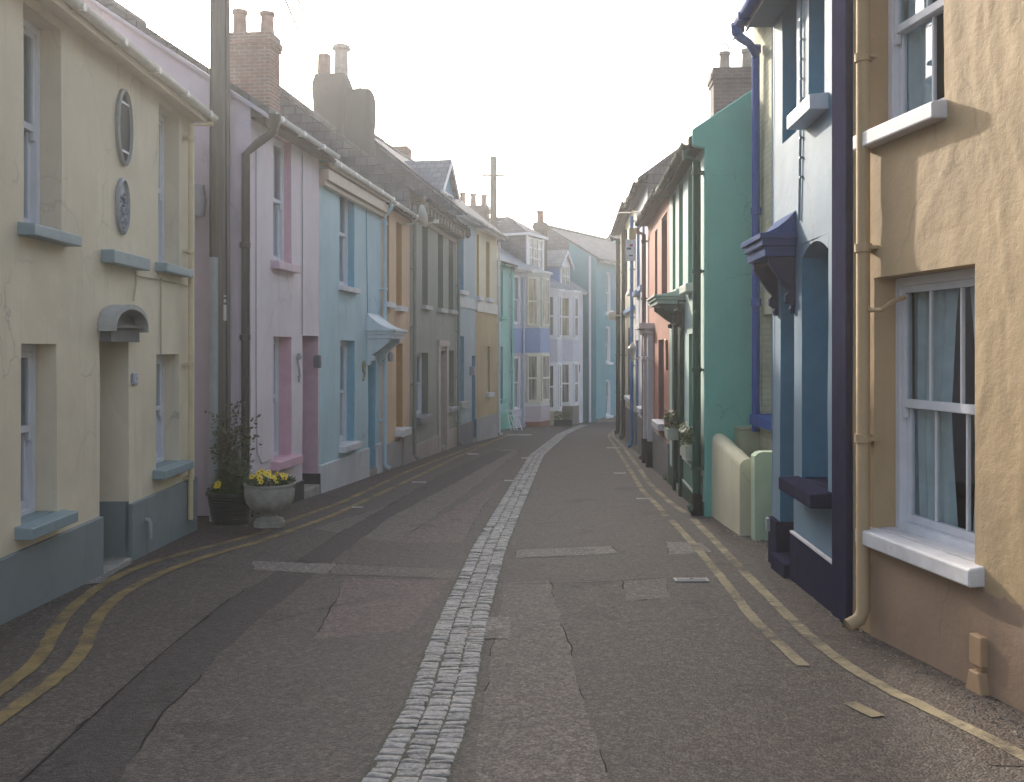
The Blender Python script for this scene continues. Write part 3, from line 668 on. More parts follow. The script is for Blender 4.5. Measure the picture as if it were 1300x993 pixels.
h.op(605,608,(605,297),(605,376),d=.2,sill=S,cols=1,rows=1); h.op(617,621.5,(617,306),(617,378),d=.2,sill=S,cols=1,rows=1); h.op(617.5,622,(617.5,440),(617.5,499),d=.08,sill=S,cols=1,rows=1)
h.build_wall(); h.roof(SLATE,.3,.04); h.gutter(P('grey_gutter',(.42,.42,.40)),.3,.06); h.windows()
zb=h.uz(615,397)[1]; ztp=h.uz(615,384)[1]; zp=h.uz(606,531)[1]
b=MB(); o=h.ops[2]; c=-.012
for (x0,x1,z0,z1) in ((.006,o['u0'],-.4,zb),(o['u1'],h.W-.006,-.4,zb),(o['u0'],o['u1'],-.4,o['z0']-.16),(o['u0'],o['u1'],o['z1'],zb)): b.face([(x0,c,z0),(x1,c,z0),(x1,c,z1),(x0,c,z1)])
b.build('lower_render',render_wall('ochre_render',(.52,.41,.24),.8,.01,.003,.4),h.root)
b=MB(); b.box(.006,h.W-.006,-.05,-.002,zb,ztp); b.build('string_course',P('white_band',(.62,.62,.62)),h.root)
h.plinth(zp,render_wall('mid_grey_plinth',(.40,.40,.41),.8,.012,.004,.4),.04)
h.downpipe(h.W-.06,WHITE,r=.04); 
h.chimney(601,262,3.,1.3,.6,BRICKD,(-.48,0,.48),POT,poth=.55,potr=.13)

# ---------------- far end of the street
tq=render_wall('turquoise_render',(.26,.50,.48),.8,.01,.003,.4); tqr=P('teal_reveal',(.13,.34,.34))
def pt(px,Y): return ((px-CX)/F*Y,Y)
h=House('turquoise_house','small turquoise house with sea green plinth tucked behind the two tone house',0,0,0,0,(640,330,.1),tq,tqr,pts=(pt(622,37.6),pt(648.3,40.2)),group=LG,pitch=.7,depth=5)
S=dict(mat=P('sea_green',(.13,.40,.34)),h=.16,p=.14,ov=.12)
h.op(634.5,638.5,(635,342),(635,401),d=.2,sill=S,cols=1,rows=1); h.op(634.5,638.5,(635,440),(635,507),d=.2,sill=S,cols=1,rows=1)
h.build_wall(); h.roof(SLATE_LIT,.25); h.gutter(P('dark_gutter',(.06,.06,.06),rough=.8,spec=.1),.25,fascia=tqr); h.windows(); h.plinth(h.uz(640,524)[1],P('sea_green',(.13,.40,.34)),.03)
h.downpipe(h.W-.1,P('sea_green',(.13,.40,.34)))

def plate_window(parent,M,w,hh,frame,cols=1,rows=2):
    sm=sash_mesh(w,hh,cols,rows,.07,.03,.05); sm.box(0,w,-.012,.03,hh*.5-.035,hh*.5+.035); sm.v=[tuple(M@Vector(p)) for p in sm.v]; sm.build('window_frame',frame,parent)
    p=MB(); p.box(.05,w-.05,.02,.03,.06,hh-.05,0,M); p.build('pane',DARKGL,parent)
def bay(h,u0,u1,proj,bands,cant=.45,cap=None,frame=WHITE,bmat=WHITE):
    """bands: list of (z0,z1,material,has_windows)"""
    plan=[(u0,0),(u0+cant,-proj),(u1-cant,-proj),(u1,0)]; b=MB(); mats=[]
    for z0,z1,m,w in bands:
        if m not in mats: mats.append(m)
        i=mats.index(m); e=.0 if w else .02
        pl=[(x,y-(e if y<0 else 0)) for x,y in plan]
        for (a,c) in zip(pl,pl[1:]): b.face([(a[0],a[1],z0),(c[0],c[1],z0),(c[0],c[1],z1),(a[0],a[1],z1)],i)
        b.face([(x,y,z1) for x,y in pl],i); b.face([(x,y,z0) for x,y in pl],i)
    par=b.build('bay_window',mats,h.root)
    for z0,z1,m,w in bands:
        if not w: continue
        for (a,c) in zip(plan,plan[1:]):
            d=Vector((c[0]-a[0],c[1]-a[1],0)); L=d.length; d.normalize(); n=Vector((-d.y,d.x,0))
            nw=2 if L>1.9 else 1; ww=(L-.16)/nw
            for k in range(nw):
                o=Vector((a[0],a[1],z0+.1))+d*(.08+k*ww)-n*.062
                M=Matrix(((d.x,n.x,0,o.x),(d.y,n.y,0,o.y),(0,0,1,o.z),(0,0,0,1)))
                plate_window(par,M,ww-.03,z1-z0-.18,frame)
    if cap:
        q=MB(); zt=bands[-1][1]
        for (e,z0,z1) in ((.05,zt+.001,zt+.1),(.12,zt+.1,zt+.2)):
            pl=[(u0-e,-.002),(u0+cant-e*.6,-proj-e),(u1-cant+e*.6,-proj-e),(u1+e,-.002)]
            q.face([(x,y,z0) for x,y in pl]); q.face([(x,y,z1) for x,y in pl])
            for (a,c) in zip(pl,pl[1:]): q.face([(a[0],a[1],z0),(c[0],c[1],z0),(c[0],c[1],z1),(a[0],a[1],z1)])
        q.build('bay_cornice',cap,h.root)
    return par
blu=render_wall('grey_lilac_render',(.44,.46,.54),.8,.01,.003,.3); midblue=P('cobalt_band',(.17,.26,.48)); mauve=P('mauve_base',(.40,.36,.42)); redbase=P('red_tile',(.22,.10,.07))
h=House('blue_bay_house','lilac grey bay fronted house with cobalt blue band between its two storeys',0,0,0,0,(650,338,.1),blu,P('white_gloss',(.66,.68,.74)),pts=(pt(648.3,40.2),pt(690,43.4)),group=FG,pitch=.62,depth=5.5)
fc=P('cream_frame',(.56,.56,.50))
h.op(653,661.5,(657,349),(657,412),d=.06,cols=1,rows=1,frame=WHITE); h.op(653,661.5,(657,452),(657,520),d=.06,cols=1,rows=1,frame=WHITE)
h.build_wall(); h.roof(SLATE_LIT,.2); h.gutter(P('pale_gutter',(.5,.52,.52)),.2); h.windows()
Z=lambda py: CZ+(HY-py)*41/F-h.z0
b=MB(); b.box(.01,h.u(663.5),-.04,-.002,h.uz(657,448)[1],h.uz(657,417)[1]); b.build('string_course',midblue,h.root)
bay(h,h.u(666.5),h.W-.1,.5,[(-.5,Z(540)+.1,redbase,False),(Z(540)+.1,Z(517),mauve,False),(Z(517),Z(514),P('pale_band',(.52,.56,.6)),False),(Z(514),Z(448),P('cream_frame',(.56,.56,.50)),True),(Z(448),Z(416),midblue,False),(Z(416),Z(348),P('pale_grey_green',(.48,.52,.52)),True)],.45,P('pale_band',(.52,.56,.6)),P('cream_frame',(.56,.56,.50)))
h.downpipe(h.u(664.5,.09),P('lilac_pipe',(.35,.40,.58)))
# flat fronted dormer with dark hipped roof
u0,u1=h.u(668,-.35),h.u(689,-.35); zt=CZ+(HY-299)*42.6/F-h.z0; zf=h.E+.05; y0=.35
b=MB(); b.box(u0,u1,y0,3.0,zf,zt); d=b.build('dormer',brick('slate_hung',(.12,.13,.15),(.15,.16,.18),(.07,.07,.08),.25,.18,.006),h.root)
b=MB(); e=.18; zz=zt+.95
base=[(u0-e,y0-e,zt+.1),(u1+e,y0-e,zt+.1),(u1+e,3.2,zt+.1),(u0-e,3.2,zt+.1)]; r0=((u0+u1)/2-.2,1.5,zz); r1=((u0+u1)/2-.2,3.2,zz)
b.face([base[0],base[1],r0]); b.face([base[1],base[2],r1,r0]); b.face([base[3],base[0],r0,r1]); b.face(base); b.face([base[2],base[3],r1]); b.build('dormer_roof',SLATE,d)
b=MB(); b.box(u0-e,u1+e,y0-e-.02,y0-e+.02,zt,zt+.1); b.box(u0-e-.02,u0-e+.02,y0-e,3.,zt,zt+.1); b.box(u0-.03,u0+.12,y0-.06,y0-.002,zf,zt); b.box(u1-.12,u1+.03,y0-.06,y0-.002,zf,zt); b.build('dormer_trim',WHITE,d)
M=Matrix.Translation((u0+.13,y0-.07,zf+.1)); sm=sash_mesh(u1-u0-.26,zt-zf-.15,3,3,.06,.035,.05); sm.v=[tuple(M@Vector(p)) for p in sm.v]; sm.build('window_frame',WHITE,d)
b=MB(); b.box(u0+.15,u1-.15,y0-.03,y0-.01,zf+.12,zt-.08); b.build('pane',DARKGL,d)
h.chimney(686,283,.9,.5,.45,SOOT,(0,),POT,corb=True,poth=.62,potr=.16)
wh=render_wall('bluish_white_render',(.58,.59,.64),.8,.01,.003,.3)
h=House('white_bay_house','bluish white bay fronted house with a small cobalt blue gabled dormer',0,0,0,0,(715,366,.1),wh,P('white_gloss',(.66,.68,.74)),pts=(pt(690,43.4),pt(740,46.6)),group=FG,pitch=.62,depth=5.5)
h.op(730,735,(732,470),None,d=.15,kind='door',door=P('periwinkle_door',(.30,.36,.55)),step=.1)
h.build_wall(); h.roof(SLATE_LIT,.2); h.gutter(P('pale_gutter',(.5,.52,.52)),.2); h.windows()
Z=lambda py: CZ+(HY-py)*44.3/F-h.z0
bay(h,.12,1.15,.45,[(-.5,Z(521),P('beige_box',(.40,.38,.30)),False),(Z(521),Z(460),WHITE,True),(Z(460),Z(431),P('lilac_white',(.50,.52,.62)),False),(Z(431),Z(374),WHITE,True)],.3,WHITE)
bay(h,1.35,2.75,.5,[(-.5,Z(516),P('dark_stone_base',(.14,.13,.125)),False),(Z(516),Z(459),WHITE,True),(Z(459),Z(431),P('lilac_white',(.50,.52,.62)),False),(Z(431),Z(374),WHITE,True)],.4,WHITE)
zr=CZ+(HY-318)*45.5/F-h.z0
gable_dormer(h,2.05,3.0,.3,3.,zr-.62,zr,P('cobalt_cheek',(.16,.30,.58)),SLATE_LIT,P('white_gloss',(.66,.68,.74)))
u,z=h.uz(733,467,.1); b=MB(); b.box(u-.18,u+.1,-.2,-.002,z-.2,z+.15); b.build('porch_lamp',BLACK,h.root,.02)
tl=render_wall('dusty_teal_render',(.16,.33,.38),.8,.01,.003,.3)
h=House('teal_house','dusty teal house with three rows of small windows, closing the far end',0,0,0,0,(760,327,.2),tl,P('white_gloss',(.66,.68,.74)),pts=(pt(757,46.9),(3.96+3.6,46.9+6.2)),group=FG,pitch=.6,depth=5.2)
for (ya,yb) in ((345,398),(414,460),(482,528)):
    h.op(769.5,775,(770,ya),(770,yb),d=.06,sill=dict(mat=WHITE,h=.12,p=.12,ov=.1),cols=1,rows=1)
h.op(781.5,784,(782,472),None,d=.1,kind='door',door=P('pale_door',(.5,.52,.54)))
h.build_wall(); h.roof(SLATE,.25,.05); h.gutter(P('pale_gutter',(.5,.52,.52)),.25); h.windows(); h.plinth(.3,P('brown_stone',(.14,.12,.12)),.03)
b=MB(); b.face([(-.006,1.45,2.),(-.006,h.D,2.),(-.006,h.D,h.E),(-.006,h.D/2,h.R-.03),(-.006,1.45,h.E+1.45*h.pitch-.03)]); b.build('gable_cladding',brick('slate_hung',(.12,.13,.15),(.15,.16,.18),(.07,.07,.08),.25,.18,.006),h.root)
b=MB(); b.tube([(-.07,.3,h.E+.1),(-.07,.3,-.3)],.06,8); b.build('downpipe',WHITE,h.root)
for px,yt,r,w in ((704,297,4.2,1.2),(719,305,3.4,1.0)): h.chimney(px,yt,r,w,.7,SOOT,(),corb=False)
# house further round the bend, only its roof seen
h=House('grey_roofed_house','pale house with a grey slate roof beyond the teal house',0,0,0,0,(775,331,.1),tl,WHITE,pts=((7.7,53.4),(12.5,59)),group=FG,pitch=.6,depth=6); h.build_wall(); h.roof(SLATE,.2)

# ---------------- right side ----------------
# tan house
tan=render_wall('tan_ochre_render',(.45,.33,.195),.75,.010,.008,.2); 
h=House('tan_house','ochre tan rough rendered house with thick white sills, nearest on the right',3.41,-.138,1083,None,(1100,-260,.0),tan,tan,far=1.2,group=RG,pitch=.8,depth=6)
S=dict(mat=WHITEW,h=.115,p=.095,ov=.09,bev=.012)
h.op(1101,1198.6,(1101,-85),(1101,171),d=.15,sill=dict(S,ov=.03),near=True,cols=2,rows=1,curtain=CURT)
h.op(1110,1238,(1110,353),(1110,671),d=.15,sill=S,near=True,cols=3,rows=1)
h.build_wall(cell=.03,disp=.005,rough=True); h.roof(SLATE,.25); h.gutter(P('ochre_pipe',(.44,.32,.18),rough=.5),.25,fascia=WHITE); h.windows(near=True)
ochp=P('ochre_pipe',(.44,.32,.18),rough=.5,wear=.15)
ud=h.u(1095,.075); h.downpipe(ud,tan,r=.046,y=-.07,ztop=h.E-.4,neck=(ud,-.28,h.E-.15))
q=[h.uz(1097,383,.05),h.uz(1106,394,.04),h.uz(1122,393,.03),h.uz(1133,383,-.05)]; b=MB(); b.tube([(q[0][0],-.05,q[0][1]),(q[1][0],-.05,q[1][1]),(q[2][0],-.04,q[2][1]),(q[3][0],.05,q[3][1]),(q[3][0]+.02,.13,q[3][1]+.03)],.016,8); b.build('overflow_pipe',ochp,h.root)
u=h.u(1250); z=h.uz(1250,806)[1]; gg_=h.g(u); b=MB(); b.box(u-.055,u+.055,-.06,.01,z-.17,z); b.box(u-.03,u+.03,-.045,.01,z-.2,z-.17); b.prism([(-.045,z-.2),(.045,z-.2),(.075,z-.32),(.075,gg_-.1),(-.075,gg_-.1),(-.075,z-.32)],lambda a,c,t:(u+a,t,c),-.07,.01); b.build('pipe_cover',P('dusty_tan',(.42,.28,.17),wear=.2),h.root,.008)
b=MB(); n=60; rows=[]; ztp=h.uz(1130,700)[1]
for zi in range(9):
    zz=-.4+(ztp+.4)*zi/8; rows.append([(h.u(1107)+(h.W-.1-h.u(1107))*i/n, -.016-.008*noise.noise(Vector((i*.35,zz*3,2)))+(.014 if zi==8 else 0), zz+(.035*noise.noise(Vector((i*.3,1,1))) if zi==8 else 0)) for i in range(n+1)])
b.grid(rows); 
b.build('plinth',render_wall('dusty_ochre_render',(.34,.235,.165),.8,.015,.01,.7),h.root)

# blue house
bl=render_wall('powder_blue_render',(.115,.20,.285),.7,.014,.004,.5); blr=P('petrol_reveal',(.075,.20,.30),rough=.7,spec=.15); nv=P('navy_paint',(.028,.029,.06),rough=.9,spec=.0,var=.2,wear=.1)
h=House('powder_blue_house','powder blue house with navy plinth, navy canopy on brackets and deep blue recesses',2.146,.04,980,1083,(928,25,.3),bl,blr,group=RG,pitch=.85,depth=5)
h.op(993,1011,(1000,-95),(993,183),d=.25,cols=1,rows=1,near=True)
h.op(1026,1047,(1026,-110),(1026,142),d=.25,cols=1,rows=1,near=True,sill=dict(mat=P('white_blue_sill',(.55,.6,.66)),h=.13,p=.15,ov=.12))
o=h.op(990.5,1008,(1000,335),None,d=.35,kind='door',door=P('navy_door',(.05,.07,.12)),step=.14,stepmat=nv,stepout=.06)
ow=h.op(1018,1051,(1051,296),(1018,607),d=.25,cols=1,rows=1,near=True,sill=dict(mat=nv,h=.12,p=.17,ov=.13))
zp=h.uz(1010,677)[1]; h.build_wall(cell=.12,disp=.006,plinth=dict(top=zp,mat=nv)); h.roof(SLATE,.28); h.gutter(P('royal_blue',(.018,.075,.30),rough=.7,spec=.15),.28,.06,fascia=P('navy_soffit',(.06,.10,.16))); h.windows(near=True)
pl=h.plinth(zp,nv,.04,u1=h.u(1064),bev=.012)
b=MB(); b.box(h.u(1008)+.02,h.u(1064),-.042,-.01,zp+.001,zp+.018); b.build('plinth_edge',WHITEW,h.root)
b=MB(); b.box(h.u(1064)+.002,h.W-.004,-.05,.0,-.5,h.E-.3); b.build('corner_band',nv,h.root,.01)
canopy(h,h.u(1010)-.78+.02,h.u(1010)+.02,h.uz(1008,326)[1],.27,P('navy_canopy',(.035,.07,.19),rough=.8,spec=.03,wear=.12),.2,.2,.5,P('navy_bracket',(.028,.036,.08),rough=.8,spec=.03))
# segmental arch head over the lower window
b=MB(); u0,u1=ow['u0'],ow['u1']; zt=ow['z1']-.001; n=10; ar=[]
for k in range(n+1):
    t=-1+2*k/n; ar.append((u0+.002+(u1-u0-.004)*k/n, zt-.02-.1*t*t))
b.prism([(u0+.002,zt),*ar,(u1-.002,zt)],lambda a,c,t:(a,t,c),.003,.2); b.build('arch_head',bl,h.root)
b=MB(); q=[h.uz(1019,-60),h.uz(1019,130),h.uz(1017,280)]; b.tube([(u,-.015,z) for u,z in q],.011,6); q=[h.uz(982,-60),h.uz(982,560)]; b.tube([(u,-.012,z) for u,z in q],.006,6)
for k in range(12):
    u,z=h.uz(1019,-50+k*25); b.box(u-.018,u+.018,-.028,-.002,z-.008,z+.008)
b.build('cable',P('petrol_cable',(.16,.26,.33)),h.root)
b=MB(); u,z=h.uz(979.5,665,.03); b.box(.02,.1,-.07,-.002,z-.08,z+.05); b.build('tap_box',GALV,h.root,.01)

# set back cream house between blue and green
cr=brick('painted_cream_brick',(.54,.54,.38),(.50,.50,.36),(.46,.46,.33),.23,.075,.006,.5,.8)
h=House('cream_brick_house','set back cream painted brick house with royal blue drainpipe beside the green gable',0,0,0,0,(965,20,.0),cr,cr,pts=((3.165,13.04),(3.115,9.9)),group=RG,pitch=.8,depth=5)
h.op(968,1000,(968,400),(968,526),d=.12,cols=1,rows=1,sill=dict(mat=P('royal_blue',(.03,.09,.28)),h=.14,p=.14,ov=.1))
h.build_wall(); h.roof(SLATE,.3); h.windows()
u=h.u(959.5,.08); blue=P('royal_blue',(.03,.09,.28),rough=.4)
Mi=(Matrix.Translation(h.root.location)@Matrix.Rotation(h.root.rotation_euler.z,4,'Z')).inverted()
def WP3(px,py,Y): return Mi@Vector(((px-CX)/F*Y,Y,CZ+(HY-py)*Y/F))
b=MB(); zt=h.uz(960,75,.08)[1]; b.tube([WP3(934,30,10.35),WP3(934.5,40,10.4),WP3(939,47,10.8),WP3(951,55,12.2),(u,-.08,zt+.06),(u,-.08,zt-.06),(u,-.08,h.uz(960,548,.08)[1])],.05,12)
for py in (62,268,384,): zz=h.uz(960,py,.08)[1]; b.lathe([(.05,-.05),(.066,-.045),(.066,.045),(.05,.05)],12,(u,-.08,zz))
b.build('downpipe',blue,h.root)

# forecourt walls
def at_ground(x,y): return (x,y,gz(y))
paleyel=render_wall('pale_cream_paint',(.64,.60,.43),.8,.016,.005,.45); palegr=render_wall('pale_green_paint',(.40,.50,.37),.85,.02,.012,.35)
p0=Vector(gpt(897,652)); p1=Vector(gpt(939,681)); d=(p1-p0).normalized(); n=Vector((d.y,-d.x))
L=(p1-p0).length; zA=CZ-(543-HY)*p0.y/F; zB=CZ-(583-HY)*p1.y/F; gm=gz(p0.y); T=.2
b=MB(); rows=[]
for i in range(25):
    u=L*i/24; zt=zA+(zB-zA)*i/24-gm+.015*noise.noise(Vector((u*2,0,4)))
    prof=[(0,-.5),(-.012*noise.noise(Vector((u*3,1,1))),.4),(0,zt-.1)]+[(T/2-T/2*math.cos(math.pi*k/8),zt-.1+.1*math.sin(math.pi*k/8)) for k in range(1,8)]+[(T,zt-.1),(T,-.5)]
    rows.append([(u,y,z) for y,z in prof])
b.grid(rows,0,True); b.face(rows[0]); b.face(rows[-1])
w=b.build('garden_wall',paleyel); w.location=(p0.x,p0.y,gm); w.rotation_euler=(0,0,math.atan2(d.y,d.x)); tag(w,'low cream garden wall with rounded top in front of the green gable','garden wall')
Yp=11.0; xa=(958-CX)/F*Yp; xb=2.62
b=MB(); zt=CZ-(574-HY)*Yp/F-gz(Yp)
n=12; rows=[]
for i in range(n+1):
    x=(xb+.6-xa)*i/n; z=zt-.05*(1-min(1,x/.06))
    rows.append([(x,-.01*noise.noise(Vector((x*6,zz*5,3))),zz) for zz in [-.4+ (z+.4)*k/8 for k in range(9)]]+[(x,.18,z),(x,.18,-.4)])
b.grid(rows,0,False); b.face(rows[0]); b.face(rows[-1]); w=b.build('garden_pier',palegr); w.location=(xa,Yp,gz(Yp)); tag(w,'pale green rough rendered low wall end beside the powder blue house','garden wall')
Yp=12.7; xa=(939-CX)/F*Yp; b=MB(); b.box(0,.33,0,.3,-.4,CZ-(546-HY)*Yp/F-gz(Yp)); b.box(-.015,.345,-.015,.315,CZ-(546-HY)*Yp/F-gz(Yp),CZ-(546-HY)*Yp/F-gz(Yp)+.03); w=b.build('utility_box',P('olive_cream',(.38,.40,.27)),None,.01); w.location=(xa,Yp,gz(Yp)); tag(w,'pale olive utility box behind the low cream garden wall','utility box')

# green house
A3,B3=1.767,.058
mint=render_wall('mint_white_render',(.44,.58,.54),.75,.012,.003,.35); grn=render_wall('sea_green_render',(.17,.47,.405),.75,.012,.003,.4); grr=P('green_reveal',(.08,.27,.22)); dkg=P('bottle_green',(.016,.055,.037),rough=.65,spec=.15)
h=House('green_house','mint white fronted house with sea green gable, bottle green door case and green recesses',A3,B3,850,893.5,(886,183,.0),mint,grr,group=RG,pitch=.66,depth=6)
gs=P('mint_sill',(.5,.56,.5)); S=dict(mat=gs,h=.13,p=.12,ov=.1)
for xa,xb,yt,yb in ((854,857.5,249,371),(862,867,233,369),(873.5,880,216,363)): h.op(xa,xb,(xa,yt),(xa,yb),d=.2,cols=1,rows=1,sill=S if xa>860 else None)
h.op(853,857,(853,424),(853,545),d=.2,cols=1,rows=1,sill=S)
h.op(874.5,881.5,(875,424),(875,568),d=.2,cols=1,rows=1,sill=S)
o=h.op(860.5,866.5,(860.5,424),None,d=.25,kind='door',door=dkg,step=.12,reveal=dkg)
h.build_wall(); h.roof(SLATE,.2,.0); h.gutter(P('dark_green_gutter',(.025,.045,.04),rough=.8,spec=.1),.2,.06,fascia=P('dark_soffit',(.035,.04,.042),rough=.9,spec=.05),ext=.03); h.windows()
W=h.W; b=MB(); k=h.pitch; b.prism([(0,-.5),(h.D,-.5),(h.D,h.E+.16),(h.D/2,h.R+.16),(-.16,h.E+.16-.16*k),(-.16,h.E-.16),(0,h.E-.2)],lambda y,z,t:(t,y,z),W+.004,W+.09); b.build('gable_face',grn,h.root,.02)
h.plinth(h.uz(888,632)[1],dkg,.03,bev=0); z=h.uz(888,632)[1]; b=MB(); 
b.box(h.u(869),W-.1,-.04,-.002,z+.001,z+.03); z2=h.uz(888,600)[1]; b.box(h.u(869),W-.1,-.04,-.002,z2,z2+.03); b.build('plinth_moulding',gs,h.root)
b=MB(); b.box(h.u(869),W-.1,-.02,-.002,z+.031,z2-.001); b.build('dado_panel',P('mid_green',(.07,.20,.15)),h.root)
h.downpipe(W-.03,P('dark_green_pipe',(.022,.08,.06),rough=.65,spec=.15),r=.055,y=-.09,neck=(W-.03,-.23,h.E-.2))
b=MB(); b.lathe([(.075,-.1),(.07,.25),(.055,.3)],10,(W-.03,-.09,h.g(W))); b.build('pipe_shoe',BLACK,h.root)
u0,u1=h.u(858.5),h.u(868.5); zt=h.uz(860,422)[1]; b=MB(); b.box(u0,o['u0']-.002,-.07,-.002,h.g(u0)-.1,zt+.12); b.box(o['u1']+.002,u1,-.07,-.002,h.g(u1)-.1,zt+.12); b.box(u0-.02,u1+.02,-.08,-.002,zt+.121,zt+.3); b.build('door_case',dkg,h.root,.006)
canopy(h,u0-.15,u1+.12,zt+.42,.42,P('grey_green_canopy',(.30,.38,.34)),.14,.12,.42,dkg)
b=MB(); u,z=h.uz(861,400,.2); b.tube([(u,-.09,z+.2),(u,-.2,z+.2),(u,-.2,z+.1)],.012,6); b.lathe([(.02,.1),(.07,.06),(.06,-.12),(.02,-.16),(0,-.16)],8,(u,-.2,z)); b.build('wall_lantern',BLACK,h.root)
c,u,zt=h.chimney(934,90,1.55,.95,.55,BRICKD,(-.22,.22),POTP,poth=.42,potr=.105)
b=MB()
for off in (-.22,.22): b.tube([(u,1.55+off+.08*math.cos(t),zt+.43+.12*math.sin(t)) for t in [math.pi*i/8 for i in range(9)]],.012,6)
b.build('pot_hoop',BLACK,c)
HGREEN=h
# red house
rd=render_wall('brick_red_render',(.40,.17,.12),.75,.012,.003,.35); rdr=P('dark_red_reveal',(.13,.04,.04))
h=House('red_house','brick red rendered house with white door pilaster and grey plinth',A3,B3,822,850,(850,232,.0),rd,rdr,group=RG,pitch=.66,depth=6)
S=dict(mat=WHITEW,h=.14,p=.13,ov=.12)
for xa,xb,yt,yb in ((831.5,834.5,290,378),(840,847,268,375)): h.op(xa,xb,(xb,yt),(xb,yb),d=.22,cols=1,rows=1,sill=S)
h.op(836,842.8,(842,431),(842,537),d=.22,cols=1,rows=1,sill=S)
o=h.op(824.5,829,(828,430),None,d=.25,kind='door',door=P('maroon_door',(.12,.03,.03)),step=.15)
h.build_wall(); h.roof(SLATE,.2); h.gutter(BLACK,.2,.06,fascia=P('brown_fascia',(.07,.055,.05),rough=.9,spec=.1)); h.windows(); h.plinth(h.uz(842,556)[1],P('grey_plinth_paint',(.17,.165,.165)),.03)
u0,u1=o['u0']-.22,o['u1']+.22; zt=o['z1']; b=MB(); b.box(o['u1']+.01,u1,-.13,-.002,h.g(u1)+.55,zt+.1); b.box(u0,o['u0']-.01,-.13,-.002,h.g(u0)+.55,zt+.1); b.box(u0-.04,u1+.04,-.2,-.002,zt+.1,zt+.2); b.box(u0-.12,u1+.12,-.32,-.002,zt+.2,zt+.32)
for x in ((o['u1']+.01+u1)/2,(o['u0']-.01+u0)/2): b.box(x-.14,x+.14,-.17,-.002,zt-.45,zt-.38)
b.build('door_pilasters',P('pilaster_white',(.56,.55,.58)),h.root,.008)
b=MB(); b.box(o['u1']+.01,u1+.01,-.16,-.002,h.g(u1)-.2,h.g(u1)+.55); b.build('pilaster_base',BLACK,h.root,.01); b=MB(); b.box(u0-.01,o['u0']-.01,-.16,-.002,h.g(u0)-.2,h.g(u0)+.55); b.build('pilaster_base',BLACK,h.root,.01)
h.downpipe(.1,P('maroon_pipe',(.12,.04,.035)),r=.05,neck=(.1,-.23,h.E-.2))
b=MB(); q=[h.uz(846,432),h.uz(847.5,432),h.uz(848,470)]; b.tube([(u,-.02,z) for u,z in q],.02,6); b.build('conduit',P('rust_conduit',(.22,.07,.04)),h.root)
# blue white house
bw=render_wall('white_blue_render',(.46,.49,.56),.75,.01,.003,.3); bwr=P('bright_blue',(.07,.20,.42))
h=House('white_house_with_blue','white house with bright blue window recesses and blue door',A3,B3,806,822,(814,240,.0),bw,bwr,group=RG,pitch=.72,depth=6)
S=dict(mat=P('blue_sill',(.10,.20,.40)),h=.13,p=.12,ov=.1)
h.op(808.5,812,(812,268),(812,368),d=.22,cols=1,rows=1,sill=S); h.op(815.5,818.5,(818,270),(818,362),d=.22,cols=1,rows=1,sill=S)
h.op(815,818.5,(818,418),(818,518),d=.22,cols=1,rows=1,sill=dict(mat=WHITEW,h=.14,p=.13,ov=.12)); h.op(807.5,810.5,(810,432),None,d=.15,kind='door',door=bwr,step=.12)
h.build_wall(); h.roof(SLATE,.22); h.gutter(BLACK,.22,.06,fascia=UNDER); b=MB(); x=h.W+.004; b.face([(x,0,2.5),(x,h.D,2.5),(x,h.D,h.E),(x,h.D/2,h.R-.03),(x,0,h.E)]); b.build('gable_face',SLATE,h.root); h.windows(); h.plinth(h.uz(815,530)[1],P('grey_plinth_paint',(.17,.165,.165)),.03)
h.downpipe(.08,P('bright_blue',(.07,.20,.42)),r=.05)
# cream house
ch=render_wall('pale_cream_render',(.50,.46,.34),.75,.01,.003,.3); chr_=P('charcoal_recess',(.06,.06,.07))
h=House('cream_black_house','cream house with black painted recesses, last on the right before the bend',A3,B3,787.5,806,(797,268,.0),ch,chr_,group=RG,pitch=.8,depth=6)
S=dict(mat=WHITEW,h=.13,p=.12,ov=.1)
h.op(800.5,803.8,(803,280),(803,368),d=.22,cols=1,rows=1,sill=S); h.op(793.5,796.5,(796,290),(796,372),d=.22,cols=1,rows=1)
h.op(797.5,803,(802,415),(802,505),d=.22,cols=1,rows=1,sill=S); h.op(790.5,793,(793,430),None,d=.2,kind='door',door=BLACK,step=.1)
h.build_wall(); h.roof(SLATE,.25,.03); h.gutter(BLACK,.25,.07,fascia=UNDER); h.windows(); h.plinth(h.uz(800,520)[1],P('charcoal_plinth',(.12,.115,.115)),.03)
h.downpipe(h.u(795),BLACK,r=.06); h.downpipe(.1,BLACK,r=.07,neck=(.1,-.3,h.E-.3))
b=MB(); z=h.uz(800,397)[1]; b.box(h.u(793),h.W-.05,-.1,-.002,z,z+.12); b.build('name_board',P('bright_blue',(.07,.20,.42)),h.root)
u,z=h.uz(803,449,.2); b=MB(); b.tube([(u,-.002,z-.1),(u,-.2,z-.15)],.02,6); b.lathe([(.02,-.2),(.09,.1),(.12,.14),(.02,.26),(0,.3)],8,(u,-.2,z)); b.build('wall_lantern',P('lamp_cream',(.45,.43,.38)),h.root)
u,z=h.uz(784,389,.45); b=MB(); b.tube([(.15,-.002,z),(.15,-.28,z)],.03,6); b.lathe([(0,.18),(.1,.14),(.14,.0),(.1,-.14),(0,-.18)],10,(.15,-.3,z)); b.build('globe_lamp',P('globe_cream',(.55,.52,.45)),h.root)
